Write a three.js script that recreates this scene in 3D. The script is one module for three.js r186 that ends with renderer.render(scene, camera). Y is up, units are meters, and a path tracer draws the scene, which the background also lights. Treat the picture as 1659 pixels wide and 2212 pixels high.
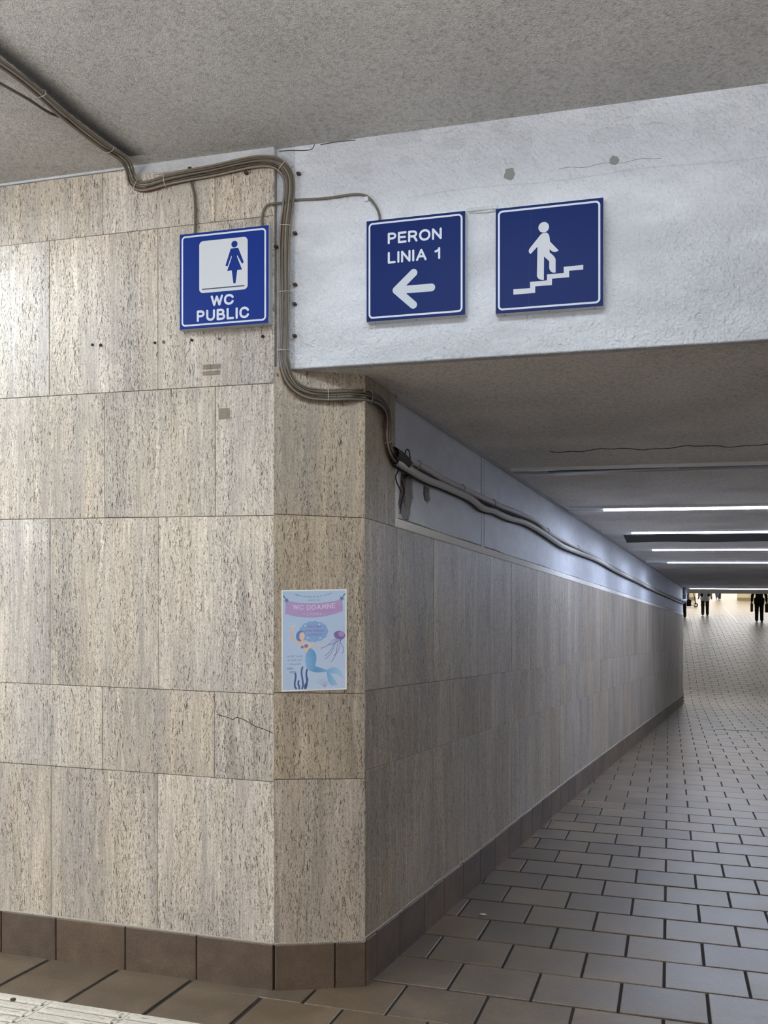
import * as THREE from 'three';
import { mergeGeometries } from 'three/addons/utils/BufferGeometryUtils.js';
import { RoundedBoxGeometry } from 'three/addons/geometries/RoundedBoxGeometry.js';
import { MarchingCubes } from 'three/addons/objects/MarchingCubes.js';
import { RectAreaLightUniformsLib } from 'three/addons/lights/RectAreaLightUniformsLib.js';

// ---------------------------------------------------------------- camera, sky, exposure
const scene = new THREE.Scene();
const W = 1659, H = 2212, FOCAL = 2055.3, YAW = 0.2912;
const camera = new THREE.PerspectiveCamera(2 * Math.atan(H / 2 / FOCAL) * 180 / Math.PI, W / H, 0.05, 300);
camera.position.set(0, 1.6, 0);
camera.rotation.set(0, YAW, 0);
camera.setViewOffset(W, H, 0, -268.7, W, H);          // rising lens: the verticals stay vertical
camera.updateProjectionMatrix();

const renderer = new THREE.WebGLRenderer({ antialias: true });
renderer.toneMapping = THREE.LinearToneMapping;
renderer.toneMappingExposure = 1.0;
renderer.shadowMap.enabled = true;
RectAreaLightUniformsLib.init();

const SKY = 3.4;                                       // overcast daylight at the far mouth of the underpass
{
  const w = 64, h = 32, d = new Float32Array(w * h * 4);
  for (let y = 0; y < h; y++) for (let x = 0; x < w; x++) {
    const e = Math.max(0, (y + 0.5) / h * 2 - 1), k = SKY * (0.85 + 0.3 * e), i = (y * w + x) * 4;
    d[i] = k * 1.0; d[i + 1] = k * 0.985; d[i + 2] = k * 0.96; d[i + 3] = 1;
  }
  const t = new THREE.DataTexture(d, w, h, THREE.RGBAFormat, THREE.FloatType);
  t.mapping = THREE.EquirectangularReflectionMapping; t.magFilter = THREE.LinearFilter; t.needsUpdate = true;
  scene.background = t;
}
// lamp strengths (radiance of the glowing face, colour); the lamps stand further down, in their builder
const COOL = [0.82, 0.93, 1.0], BLUISH = [0.70, 0.79, 1.0], WARM = [0.99, 0.985, 0.97];
const LAMP = { near: 84, mid: 26, fillPendant: 52, tunnel: 26 };

// ---------------------------------------------------------------- helpers
const K = -0.02284;                                    // the whole underpass falls 2.3 % from left to right
let seed = 7;
const rnd = () => { seed |= 0; seed = seed + 0x6D2B79F5 | 0; let t = Math.imul(seed ^ seed >>> 15, 1 | seed); t = t + Math.imul(t ^ t >>> 7, 61 | t) ^ t; return ((t ^ t >>> 14) >>> 0) / 4294967296; };
const rr = (a, b) => a + (b - a) * rnd();
const lerp = THREE.MathUtils.lerp, clamp = THREE.MathUtils.clamp, sstep = THREE.MathUtils.smoothstep;
const used = new Map();
function numbered(n) { const k = used.get(n) ?? 0; used.set(n, k + 1); return k ? n + '_' + String(k).padStart(3, '0') : n; }
const V = (x, y, zf) => new THREE.Vector3(x, y, -zf);  // zf: metres ahead of the eye
function tag(o, label, category, group) { o.userData.label = label; if (category) o.userData.category = category; if (group) o.userData.group = group; return o; }
function group(name, x, y, zf) { const g = new THREE.Group(); g.name = numbered(name); g.position.set(x, y + K * x, -zf); scene.add(g); return g; }
function structure(name) { const g = group(name, 0, 0, 0); g.userData.kind = 'structure'; return g; }
function fall(geo, parent) {                           // world-space geometry: lay it to the fall, then make it local to its parent
  const p = geo.attributes.position, o = new THREE.Vector3();
  for (let q = parent; q && q !== scene; q = q.parent) o.add(q.position);
  for (let i = 0; i < p.count; i++) { const x = p.getX(i); p.setXYZ(i, x - o.x, p.getY(i) + K * x - o.y, p.getZ(i) - o.z); }
  return geo;
}
function part(name, geos, mat, parent) {
  const list = (Array.isArray(geos) ? geos : [geos]).map((g) => { g = g.index ? g.toNonIndexed() : g; for (const k of Object.keys(g.attributes)) if (!['position', 'normal', 'uv'].includes(k)) g.deleteAttribute(k); return g; });
  const m = new THREE.Mesh(fall(list.length > 1 ? mergeGeometries(list) : list[0], parent), mat);
  m.name = parent === scene ? numbered(name) : name; m.castShadow = m.receiveShadow = true; parent.add(m); return m;
}
// frames: a wall plane with u along it (left to right), v up, w out of it
function frame(x, zf, dx, dzf) { const l = Math.hypot(dx, dzf), d = new THREE.Vector3(dx / l, 0, -dzf / l); return { o: new THREE.Vector3(x, 0, -zf), d, n: new THREE.Vector3(-d.z, 0, d.x) }; }
const onF = (f, u, v, w) => new THREE.Vector3(f.o.x + f.d.x * u + f.n.x * w, v, f.o.z + f.d.z * u + f.n.z * w);
const FA = frame(-1.671, 3.885, 1, 0);                 // stone wall facing the hall: u is negative to the left
const FB = frame(-1.671, 3.905, 1, 0);                 // lintel face
const FC = frame(-1.671, 3.885, 0.362, 0.185);         // splayed corner
const LC = Math.hypot(0.362, 0.185);
const FT = frame(-1.309, 4.07, 0.085, 1);              // tunnel wall
const CEIL = 3.722, SOFFIT = 2.745;
const rise = (z) => z <= 4.3 ? 0 : z < 9 ? 0.045 * sstep(z, 3.0, 9.5) : z < 22.8 ? 0.045 : z < 26.2 ? 0.045 + 0.115 * (z - 22.8) ** 2 / 6.8 : 0.045 + 0.115 * (z - 24.5);
const pitch = (z) => Math.atan(0.115 * clamp((z - 22.8) / 3.4, 0, 1));   // how steeply the floor climbs at z

// bevelled slab with its back on w0 and its face on w1
function slab(f, u0, u1, v0, v1, w0, w1, bev, uo = 0, vo = 0) {
  const P = (u, v, w) => onF(f, u, v, w), pos = [], uv = [], b = bev;
  const quad = (a, c, d, e, m) => { for (const k of [a, c, d, a, d, e]) { const q = P(...k); pos.push(q.x, q.y, q.z); uv.push((m ? k[2] : 0) + k[0] + uo, k[1] + vo); } };
  const i = [u0 + b, u1 - b, v0 + b, v1 - b], wb = w1 - b;
  quad([i[0], i[2], w1], [i[1], i[2], w1], [i[1], i[3], w1], [i[0], i[3], w1]);
  quad([u0, v0, wb], [u1, v0, wb], [i[1], i[2], w1], [i[0], i[2], w1]);
  quad([i[0], i[3], w1], [i[1], i[3], w1], [u1, v1, wb], [u0, v1, wb]);
  quad([u0, v0, wb], [i[0], i[2], w1], [i[0], i[3], w1], [u0, v1, wb]);
  quad([i[1], i[2], w1], [u1, v0, wb], [u1, v1, wb], [i[1], i[3], w1]);
  quad([u0, v0, w0], [u1, v0, w0], [u1, v0, wb], [u0, v0, wb]);
  quad([u0, v1, wb], [u1, v1, wb], [u1, v1, w0], [u0, v1, w0]);
  quad([u0, v0, w0], [u0, v0, wb], [u0, v1, wb], [u0, v1, w0], 1);
  quad([u1, v0, wb], [u1, v0, w0], [u1, v1, w0], [u1, v1, wb], 1);
  quad([u1, v0, w0], [u0, v0, w0], [u0, v1, w0], [u1, v1, w0]);
  const g = new THREE.BufferGeometry();
  g.setAttribute('position', new THREE.Float32BufferAttribute(pos, 3)); g.setAttribute('uv', new THREE.Float32BufferAttribute(uv, 2)); g.computeVertexNormals(); return g;
}
// upright prism over a plan polygon of [x, zf] (any winding); uv in metres
function prism(pts, y0, y1) {
  let a = 0; for (let i = 0; i < pts.length; i++) { const p = pts[i], q = pts[(i + 1) % pts.length]; a += p[0] * q[1] - q[0] * p[1]; }
  const s = a < 0 ? [...pts].reverse() : pts, pos = [], uv = [];                  // counter-clockwise in (x, zf)
  const put = (x, y, z, u, v) => { pos.push(x, y, -z); uv.push(u, v); };
  let run = 0;
  for (let i = 0; i < s.length; i++) {
    const p = s[i], q = s[(i + 1) % s.length], l = Math.hypot(q[0] - p[0], q[1] - p[1]);
    for (const [r, y, u] of [[p, y0, run], [q, y0, run + l], [q, y1, run + l], [p, y0, run], [q, y1, run + l], [p, y1, run]]) put(r[0], y, r[1], u, y);
    run += l;
  }
  for (const t of THREE.ShapeUtils.triangulateShape(s.map((p) => new THREE.Vector2(...p)), [])) {
    for (const k of t) put(s[k][0], y1, s[k][1], s[k][0], s[k][1]);
    for (const k of [...t].reverse()) put(s[k][0], y0, s[k][1], s[k][0], s[k][1]);
  }
  const g = new THREE.BufferGeometry();
  g.setAttribute('position', new THREE.Float32BufferAttribute(pos, 3)); g.setAttribute('uv', new THREE.Float32BufferAttribute(uv, 2)); g.computeVertexNormals(); return g;
}
const box = (x0, x1, y0, y1, z0, z1) => prism([[x0, z0], [x1, z0], [x1, z1], [x0, z1]], y0, y1);
// a flat outline on a frame, with thickness
function plate(f, pts, w0, w1) {
  const s = new THREE.Shape(pts.map((p) => new THREE.Vector2(...p))), g = new THREE.ExtrudeGeometry(s, { depth: w1 - w0, bevelEnabled: false });
  return g.applyMatrix4(new THREE.Matrix4().makeBasis(f.d, new THREE.Vector3(0, 1, 0), f.n).setPosition(onF(f, 0, 0, w0)));
}
function tube(pts, r, seg = 48, rad = 7, tension = 0.5) { return new THREE.TubeGeometry(new THREE.CatmullRomCurve3(pts, false, 'catmullrom', tension), seg, r, rad, false); }
const worldPts = (l) => l.map((p) => V(...p));

// ---------------------------------------------------------------- textures
function layer(w, h, nx, ny, s0) {                     // smooth tileable noise, -1 .. 1
  const keep = seed; seed = s0 * 7919 + 13;
  const t = new Float32Array(nx * ny); for (let i = 0; i < t.length; i++) t[i] = rnd() * 2 - 1;
  seed = keep;
  const out = new Float32Array(w * h), xa = new Int32Array(w), xb = new Int32Array(w), xf = new Float32Array(w);
  for (let x = 0; x < w; x++) { const q = x / w * nx, i = Math.floor(q), f = q - i; xa[x] = i % nx; xb[x] = (i + 1) % nx; xf[x] = f * f * (3 - 2 * f); }
  for (let y = 0; y < h; y++) {
    const q = y / h * ny, j = Math.floor(q), g = q - j, gf = g * g * (3 - 2 * g), r0 = (j % ny) * nx, r1 = ((j + 1) % ny) * nx;
    for (let x = 0; x < w; x++) { const a = t[r0 + xa[x]], b = t[r0 + xb[x]], c = t[r1 + xa[x]], d = t[r1 + xb[x]], f = xf[x]; const m = a + (b - a) * f; out[y * w + x] = m + (c + (d - c) * f - m) * gf; }
  }
  return out;
}
function texture(w, h, fn, srgb, n = 4) {              // fn(i, x, y) -> [r, g, b] 0..255 or a single grey
  const d = new Uint8Array(w * h * n);
  for (let y = 0, i = 0; y < h; y++) for (let x = 0; x < w; x++, i++) {
    const c = fn(i, x, y);
    if (n === 1) d[i] = clamp(c, 0, 255); else { d[i * 4] = clamp(c[0], 0, 255); d[i * 4 + 1] = clamp(c[1], 0, 255); d[i * 4 + 2] = clamp(c[2], 0, 255); d[i * 4 + 3] = 255; }
  }
  const t = new THREE.DataTexture(d, w, h, n === 1 ? THREE.RedFormat : THREE.RGBAFormat);
  t.wrapS = t.wrapT = THREE.RepeatWrapping; t.magFilter = THREE.LinearFilter; t.minFilter = THREE.LinearMipmapLinearFilter; t.generateMipmaps = true;
  if (srgb) t.colorSpace = THREE.SRGBColorSpace;
  t.needsUpdate = true; return t;
}
const metres = (t, a, b = a) => { t.repeat.set(1 / a, 1 / b); return t; };
const std = (o) => new THREE.MeshStandardMaterial(o);

// travertine with upright veins: streaks, pores and fine grain
const TR = (() => {
  const n = 2048, b1 = layer(n, n, 22, 2, 1), b2 = layer(n, n, 75, 4, 2), b3 = layer(n, n, 260, 9, 3), b4 = layer(n, n, 620, 40, 4), cl = layer(n, n, 9, 6, 5), gr = layer(n, n, 900, 420, 6), wob = layer(n, n, 12, 14, 7), hue = layer(n, n, 34, 3, 8), dens = layer(n, n, 46, 7, 9), vein = layer(n, n, 58, 4, 10);
  const pore = new Float32Array(n * n);
  seed = 11;
  const stamp = (cx, cy, w, h, k) => {
    const s = rr(-0.25, 0.25);
    for (let y = -Math.ceil(h); y <= h; y++) { const q = 1 - (y / h) ** 2, ww = w * Math.sqrt(Math.max(q, 0)) * (0.75 + 0.5 * Math.sin(y * 0.9 + cx)); for (let x = -Math.ceil(w + 1); x <= w + 1; x++) { const a = clamp(ww + 0.6 - Math.abs(x), 0, 1) * k; const i = ((cy + y + n) % n | 0) * n + ((cx + x + y * s + n) % n | 0); if (a > pore[i]) pore[i] = a; } }
  };
  for (let k = 0; k < 100000; k++) {
    const x = rnd() * n | 0, y = rnd() * n | 0, d = dens[y * n + x] * 0.55 + b2[y * n + x] * 0.3 + b3[y * n + x] * 0.35;
    if (d < rr(-0.6, 0.95)) continue;
    const q = rnd();
    if (q < 0.86) stamp(x, y, rr(0.3, 0.9), rr(1, 5), rr(0.4, 0.85)); else if (q < 0.99) stamp(x, y, rr(0.6, 1.5), rr(3, 11), rr(0.65, 1)); else stamp(x, y, rr(1.0, 2.4), rr(6, 18), rr(0.7, 1));
  }
  const color = texture(n, n, (i, x, y) => {
    const xx = (x + Math.round(wob[i] * 9) + n) % n, j = y * n + xx;
    const l = 1 + 0.05 * b1[j] + 0.055 * b2[j] + 0.065 * b3[j] + 0.075 * b4[i] + 0.06 * cl[i] + 0.10 * gr[i] + 0.10 * sstep(vein[j], 0.62, 0.9) - 0.62 * pore[i], k = pore[i] * 0.05, w = hue[j] * 0.35 + cl[i] * 0.35;
    return [201 * l * (1 + 0.018 * w), 192 * (l - k * 0.6), 182 * (l - k * 1.4) * (1 - 0.05 * w)];
  }, true);
  const bump = texture(n, n, (i) => 205 - 150 * pore[i] + 22 * gr[i] + 14 * b4[i], false, 1);
  return { color: metres(color, 2.4), bump: metres(bump, 2.4) };
})();
const stoneTones = [[1, 1, 1], [0.95, 0.94, 0.92], [1.03, 1.02, 1.0], [0.92, 0.90, 0.86], [0.98, 0.95, 0.9], [1.0, 1.0, 1.02]].map((c) => std({ color: new THREE.Color().setRGB(...c), map: TR.color, bumpMap: TR.bump, bumpScale: 0.003, roughness: 0.38 }));

const tunnelTones = stoneTones.map((m) => { const k = m.clone(); k.color.multiply(new THREE.Color().setRGB(0.66, 0.635, 0.58)); k.roughness = 0.5; return k; });   // darker, browner stone inside the tunnel
// sprayed stucco of the ceilings
const stuccoBump = (() => { const n = 1024, a = layer(n, n, 380, 380, 21), b = layer(n, n, 640, 640, 22), c = layer(n, n, 160, 160, 23); return metres(texture(n, n, (i) => 128 + 50 * a[i] + 50 * b[i] + 12 * c[i], false, 1), 1.5); })();
function ceilingMap(size, soot, s0, base = 1) {
  const n = 2048, a = layer(n, n, 7, 7, s0), b = layer(n, n, 23, 23, s0 + 1), c = layer(n, n, 620, 620, s0 + 2), d = layer(n, n, 1000, 1000, s0 + 3), e = layer(n, n, 300, 300, s0 + 4);
  return metres(texture(n, n, (i, x, y) => {
    let l = 1 + 0.055 * a[i] + 0.045 * b[i] + 0.05 * c[i] + 0.075 * d[i] + 0.015 * e[i] - 0.09 * Math.max(0, c[i] * d[i]);
    if (soot) l *= soot(x / n * size, y / n * size);
    l *= base; return [184 * l, 182 * l, 179 * l];
  }, true), size);
}
// painted plaster, roller texture
const plasterBump = (() => { const n = 1024, a = layer(n, n, 90, 90, 31), b = layer(n, n, 240, 240, 32), c = layer(n, n, 30, 30, 33); return metres(texture(n, n, (i) => 128 + 50 * Math.max(-0.4, a[i]) + 32 * b[i] + 25 * c[i], false, 1), 1.6); })();
function plasterMap(w, h, mw, mh, extra, s0) {
  const a = layer(w, h, 9, 5, s0), b = layer(w, h, 40, 20, s0 + 1), c = layer(w, h, w >> 2, h >> 2, s0 + 2);
  return metres(texture(w, h, (i, x, y) => { const l = (1 + 0.03 * a[i] + 0.025 * b[i] + 0.02 * c[i]) * (extra ? extra(x / w * mw, y / h * mh, a[i], b[i], c[i]) : 1); return [209 * l, 213 * l, 221 * l]; }, true), mw, mh);
}
// fired clay floor tile
const CL = (() => {
  const n = 1024, a = layer(n, n, 6, 6, 41), b = layer(n, n, 26, 26, 42), c = layer(n, n, 400, 400, 43), d = layer(n, n, 700, 700, 44), e = layer(n, n, 70, 70, 45);
  const color = texture(n, n, (i) => { const l = 1 + 0.09 * a[i] + 0.06 * b[i] + 0.07 * c[i] + 0.07 * d[i] + 0.03 * e[i]; return [150 * l, 134 * l, 116 * l]; }, true);
  const bump = texture(n, n, (i) => 128 + 30 * c[i] + 26 * d[i] + 30 * e[i] + 25 * b[i], false, 1);
  const rough = texture(n, n, (i) => { const q = 165 + 18 * a[i] + 14 * b[i] + 8 * e[i]; return [q, q, q]; });
  return { color: metres(color, 1.5), bump: metres(bump, 1.5), rough: metres(rough, 1.5) };
})();
const tileTones = [[0.86, 0.84, 0.82], [0.78, 0.75, 0.73], [0.93, 0.90, 0.85], [0.70, 0.68, 0.68], [0.84, 0.83, 0.84], [0.90, 0.84, 0.76]].map((c) => std({ color: new THREE.Color().setRGB(...c.map((q) => q * 0.63)), map: CL.color, bumpMap: CL.bump, bumpScale: 0.0009, roughnessMap: CL.rough, roughness: 0.6 }));
const skirtTones = [[0.46, 0.41, 0.40], [0.41, 0.37, 0.37], [0.49, 0.43, 0.41], [0.39, 0.36, 0.365]].map((c) => std({ color: new THREE.Color().setRGB(...c), map: CL.color, bumpMap: CL.bump, bumpScale: 0.0018, roughness: 0.55 }));
const mortar = std({ color: 0x2c2927, roughness: 0.95 }), paleMortar = std({ color: 0xa9a297, roughness: 0.9, bumpMap: stuccoBump, bumpScale: 0.003 }), jointMortar = std({ color: 0x5a5148, roughness: 0.95 });
const concrete = std({ map: ceilingMap(2.2, null, 61), bumpMap: stuccoBump, bumpScale: 0.012, roughness: 0.95, color: 0xc4c0bc });

// the hall ceiling keeps the soot that the cable bundle has drawn on it
const sootLine = [[-2.40, 2.0], [-2.385, 2.9], [-2.375, 3.14], [-2.372, 3.41], [-2.352, 3.64], [-2.33, 3.80]];
const hallCeiling = std({ map: ceilingMap(8, (u, v) => {
  const x = u - 8, z = v;                              // the map is laid with u = x + 8, v = zf
  if (z < 0.5 || z > 4 || x < -3.5 || x > -1.2) return 1;
  let k = 1;
  for (let i = 1; i < sootLine.length; i++) { const [xa, za] = sootLine[i - 1], [xb, zb] = sootLine[i]; if (z >= za && z < zb) { const xc = lerp(xa, xb, (z - za) / (zb - za)), d = x - xc; if (d > -0.02) k = 1 - 0.5 * Math.exp(-((d / 0.065) ** 2)); } }
  return k;
}, 51), bumpMap: stuccoBump, bumpScale: 0.006, roughness: 0.95, color: 0xffffff });
const tunnelCeiling = std({ map: ceilingMap(6, null, 71, 1.27), bumpMap: stuccoBump, bumpScale: 0.006, roughness: 0.9, color: 0xffffff });
const lintelPaint = std({ map: plasterMap(2048, 512, 4, 1, (u, v, a, b, c) => {
  let k = 1;
  const hgt = v;                                       // v = 0 at the soffit
  k -= 0.07 * sstep(b + c * 0.4, 0.1, 0.5) * sstep(hgt, 0.5, 0.95);
  if (u < 0.09) k -= 0.10;                             // grey band beside the stone
  k += 0.035 * sstep(a + b * 0.3, -0.1, 0.6);           // touched-up areas
  if (Math.abs(hgt - 0.70 - 0.006 * Math.sin(u * 9)) < 0.0025 && u > 0.6) k -= 0.06;
  return k;
}, 81), bumpMap: plasterBump, bumpScale: 0.014, roughness: 0.85 });
const tunnelPaint = std({ map: plasterMap(2048, 512, 4, 1, null, 91), bumpMap: plasterBump, bumpScale: 0.0035, roughness: 0.6, color: 0xffffff });
const edgePaint = std({ map: plasterMap(512, 512, 1.5, 1.5, null, 95), bumpMap: plasterBump, bumpScale: 0.006, roughness: 0.85, color: 0xf4f2ee });
const whiteEdge = std({ color: 0xf6f4ef, roughness: 0.8, bumpMap: plasterBump, bumpScale: 0.006 });
const hallPaint = std({ color: 0xb9b8b6, roughness: 0.9, bumpMap: plasterBump, bumpScale: 0.006 });

// ---------------------------------------------------------------- the setting: shell
const bx = (z) => -1.309 + 0.085 * (z - 4.07);         // tunnel wall line
{
  const c = structure('ceiling');
  const g = box(-10.3, 6.2, CEIL, CEIL + 0.3, -3.3, 4.4); const p = g.attributes.position, uv = g.attributes.uv;
  for (let i = 0; i < p.count; i++) uv.setXY(i, p.getX(i) + 8, -p.getZ(i));
  part('slab', g, hallCeiling, c);
  // hairline crack beside the cables
  const pts = []; for (let i = 0; i <= 26; i++) pts.push(V(-2.283 + 0.003 * Math.sin(i * 1.7) + 0.004 * Math.sin(i * 0.6) + 0.035 * i / 26, CEIL + 0.0004, 3.06 + 0.7 * i / 26));
  part('crack', tube(pts, 0.0009, 60, 4), jointMortar, c);
}
{
  const c = structure('ceiling_001');
  part('slab', box(-2.4, 4.4, SOFFIT, SOFFIT + 0.3, 3.948, 26.2), tunnelCeiling, c);
  // dark damp band across the soffit
  const a = [], b = []; for (let i = 0; i <= 30; i++) { const x = -0.5 + 4.5 * i / 30; a.push([x, 11.15 + 0.06 * Math.sin(i * 1.3) - (i > 8 ? 0.16 * Math.sin((i - 8) / 22 * 3.1) : 0)]); b.push([x, 12.05 + 0.05 * Math.sin(i * 0.9 + 2)]); }
  tag(part('damp_band', prism([...a, ...b.reverse()], SOFFIT - 0.0015, SOFFIT + 0.01), std({ color: 0x4c5050, roughness: 0.95, bumpMap: stuccoBump, bumpScale: 0.006 }), c), 'dark damp band across the tunnel ceiling');
  const cr = []; for (let i = 0; i <= 40; i++) cr.push(V(-0.72 + 2.5 * i / 40, SOFFIT + 0.0005, 6.02 + 0.035 * Math.sin(i * 0.8) + 0.02 * Math.sin(i * 2.3)));
  part('crack', tube(cr, 0.004, 90, 4), mortar, c);
}
const lintel = structure('wall_lintel');
part('plaster', (() => { const g = slab(FB, 0.0, 7.8, SOFFIT - 0.002, CEIL + 0.02, -0.045, 0, 0.004, 0, -SOFFIT); return g; })(), lintelPaint, lintel);
part('core', box(-1.671, 6.2, SOFFIT + 0.3, CEIL + 0.2, 3.95, 4.4), concrete, lintel);
for (const [x, y, s] of [[-0.630, 3.491, 0.027], [-0.210, 3.496, 0.02]]) {
  const pts = []; for (let i = 0; i < 14; i++) { const a = i / 14 * 6.2832, r = s * rr(0.78, 1.12); pts.push([x + 1.671 + Math.cos(a) * r * 0.9, y + Math.sin(a) * r]); }
  part('filler_patch', plate(FB, pts, -0.004, 0.002), std({ color: 0x8b8c8c, roughness: 0.95 }), lintel);
}
{ // hairline cracks along the ceiling joint of the lintel
  const m = std({ color: 0x4e4c4b, roughness: 1 });
  const p1 = [[-1.655, 3.712], [-1.60, 3.708], [-1.53, 3.700], [-1.50, 3.703], [-1.488, 3.721]], p2 = [[-1.46, 3.716], [-1.38, 3.719], [-1.30, 3.716]];
  for (const p of [p1, p2]) part('crack', tube(p.map(([x, y]) => V(x, y, 3.9049)), 0.0022, 40, 4), m, lintel);
  const p3 = []; for (let i = 0; i <= 16; i++) p3.push(V(-0.43 + 0.4 * i / 16 * 1.0, 3.487 + 0.004 * Math.sin(i * 1.1), 3.9052));
  part('crack', tube(p3, 0.0009, 40, 4), m, lintel);
}
for (const [n, b] of [['wall_side', [-10.3, -10, -0.1, 4, -3.3, 4.4]], ['wall_right', [5.9, 6.2, -0.1, 4, -3.3, 4.4]]]) part('plaster', box(...b), hallPaint, structure(n));
{ // an added, unseen opening behind the viewer lets daylight into the left half
  const w = structure('wall_back');
  part('plaster', box(-3.2, 6.2, -0.1, 4, -3.3, -3), hallPaint, w); part('plaster', box(-10.3, -3.2, 3.25, 4, -3.3, -3), hallPaint, w);
  for (const x of [-9.9, -6.6]) part('pillar', box(x - 0.15, x + 0.15, -0.1, 3.3, -3.3, -3), hallPaint, w);
  part('paving', box(-40, 30, -0.4, -0.02, -45, -3), std({ color: 0xb6b6b6, roughness: 0.9 }), structure('ground'));  // unseen outdoor ground for the added opening
}
part('plaster', box(4.0, 4.4, -0.3, SOFFIT + 0.1, 3.95, 26.2), tunnelPaint, structure('wall_tunnel_right'));
part('plaster', box(4.2, 6.0, -0.1, SOFFIT + 0.1, 3.95, 4.2), hallPaint, structure('wall_front_right'));

// ---------------------------------------------------------------- stone wall facing the hall
const ROWS = [0.205, 0.919, 1.306, 2.096, 2.681, 3.421, 3.710];
const wallLeft = structure('wall_left');
part('core', prism([[-10, 3.897], [-1.680, 3.897], [-1.680, 4.4], [-10, 4.4]], -0.1, CEIL + 0.02), jointMortar, wallLeft);
const tones = (i) => stoneTones[i % stoneTones.length];
seed = 101;
for (let r = 0; r < 6; r++) {
  const even = r % 2 === 0, joints = [0];                                // courses from the floor: 0, 2, 4 start with a whole slab
  for (let u = even ? -0.575 : -0.285; u > -8.4; u -= 0.578) joints.push(u + rr(-0.006, 0.006));
  for (let i = 1; i < joints.length; i++) {
    const d = rr(-0.0012, 0.0012);
    part('stone_slab', slab(FA, joints[i] + 0.0011, joints[i - 1] - (i > 1 ? 0.0011 : 0), ROWS[r] + 0.0012, ROWS[r + 1] - 0.0012, -0.02, d, 0.0012, rr(0, 2.4), rr(0, 2.4)), tones(Math.floor(rnd() * 6)), wallLeft);
  }
}
{ // light plaster strip between stone and ceiling, taller on the right
  part('plaster_strip', plate(FA, [[-8.3, 3.706], [-0.71, 3.712], [-0.688, 3.680], [-0.4, 3.673], [-0.15, 3.672], [-0.03, 3.668], [0.001, 3.668], [0.001, CEIL + 0.01], [-8.3, CEIL + 0.01]], -0.02, 0.0035), edgePaint, wallLeft);
  part('stain', plate(FA, [[-0.60, 3.668], [-0.45, 3.672], [-0.30, 3.676], [-0.12, 3.680], [-0.04, 3.676], [-0.03, 3.668], [-0.1, 3.670], [-0.3, 3.662], [-0.45, 3.66]], 0.002, 0.0042), std({ color: 0x8f887b, roughness: 0.9 }), wallLeft);
  const hole = std({ color: 0x2b2724, roughness: 1 }), plug = std({ color: 0x6d665d, roughness: 1 });
  [[-2.547, 2.904], [-2.592, 2.909], [-2.262, 2.896], [-2.217, 2.897], [-2.073, 2.896], [-1.937, 2.893], [-1.724, 2.889]].forEach(([x, y], i) => {
    const g = new THREE.CylinderGeometry(i % 3 ? 0.006 : 0.0075, 0.006, 0.006, 12); g.rotateX(Math.PI / 2); g.translate(x, y, -3.8835 );
    part('drill_hole', g, i === 3 || i === 5 ? plug : hole, wallLeft);
  });
  const tape = std({ color: 0xcfc6bb, roughness: 0.6, map: TR.color, transparent: true, opacity: 0.4 });
  for (const [x, y, w, h] of [[-1.975, 2.770, 0.09, 0.022], [-1.975, 2.742, 0.085, 0.02], [-1.913, 2.556, 0.055, 0.048]]) part('tape_residue', slab(FA, x - w / 2 + 1.671, x + w / 2 + 1.671, y - h / 2, y + h / 2, 0.0008, 0.0018, 0.0003), tape, wallLeft);
  const ck = [[-1.95, 1.205], [-1.90, 1.195], [-1.87, 1.186], [-1.85, 1.196], [-1.80, 1.180], [-1.76, 1.160], [-1.72, 1.150], [-1.68, 1.135]].map(([x, y]) => V(x, y, 3.8848));
  part('crack', tube(ck, 0.0016, 60, 4), mortar, wallLeft);
}
// ---------------------------------------------------------------- splayed corner, one slab wide
const wallCorner = structure('wall_corner');
part('core', prism([[-1.680, 3.905], [-1.671, 3.897], [-1.32, 4.080], [-1.32, 4.6], [-1.680, 4.6]], -0.1, 2.742), jointMortar, wallCorner);
{
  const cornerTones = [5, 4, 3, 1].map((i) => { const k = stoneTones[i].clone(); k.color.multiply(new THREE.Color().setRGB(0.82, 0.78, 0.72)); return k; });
  const R = [0.205, 0.930, 1.313, 2.102, 2.755];
  seed = 202;
  for (let r = 0; r < 4; r++) part('stone_slab', slab(FC, 0.0005, LC - 0.0005, R[r] + 0.0012, R[r + 1] - 0.0012, -0.02, rr(-0.001, 0.001), 0.0014, rr(0, 2.4), rr(0, 2.4)), cornerTones[r], wallCorner);
}
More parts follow.
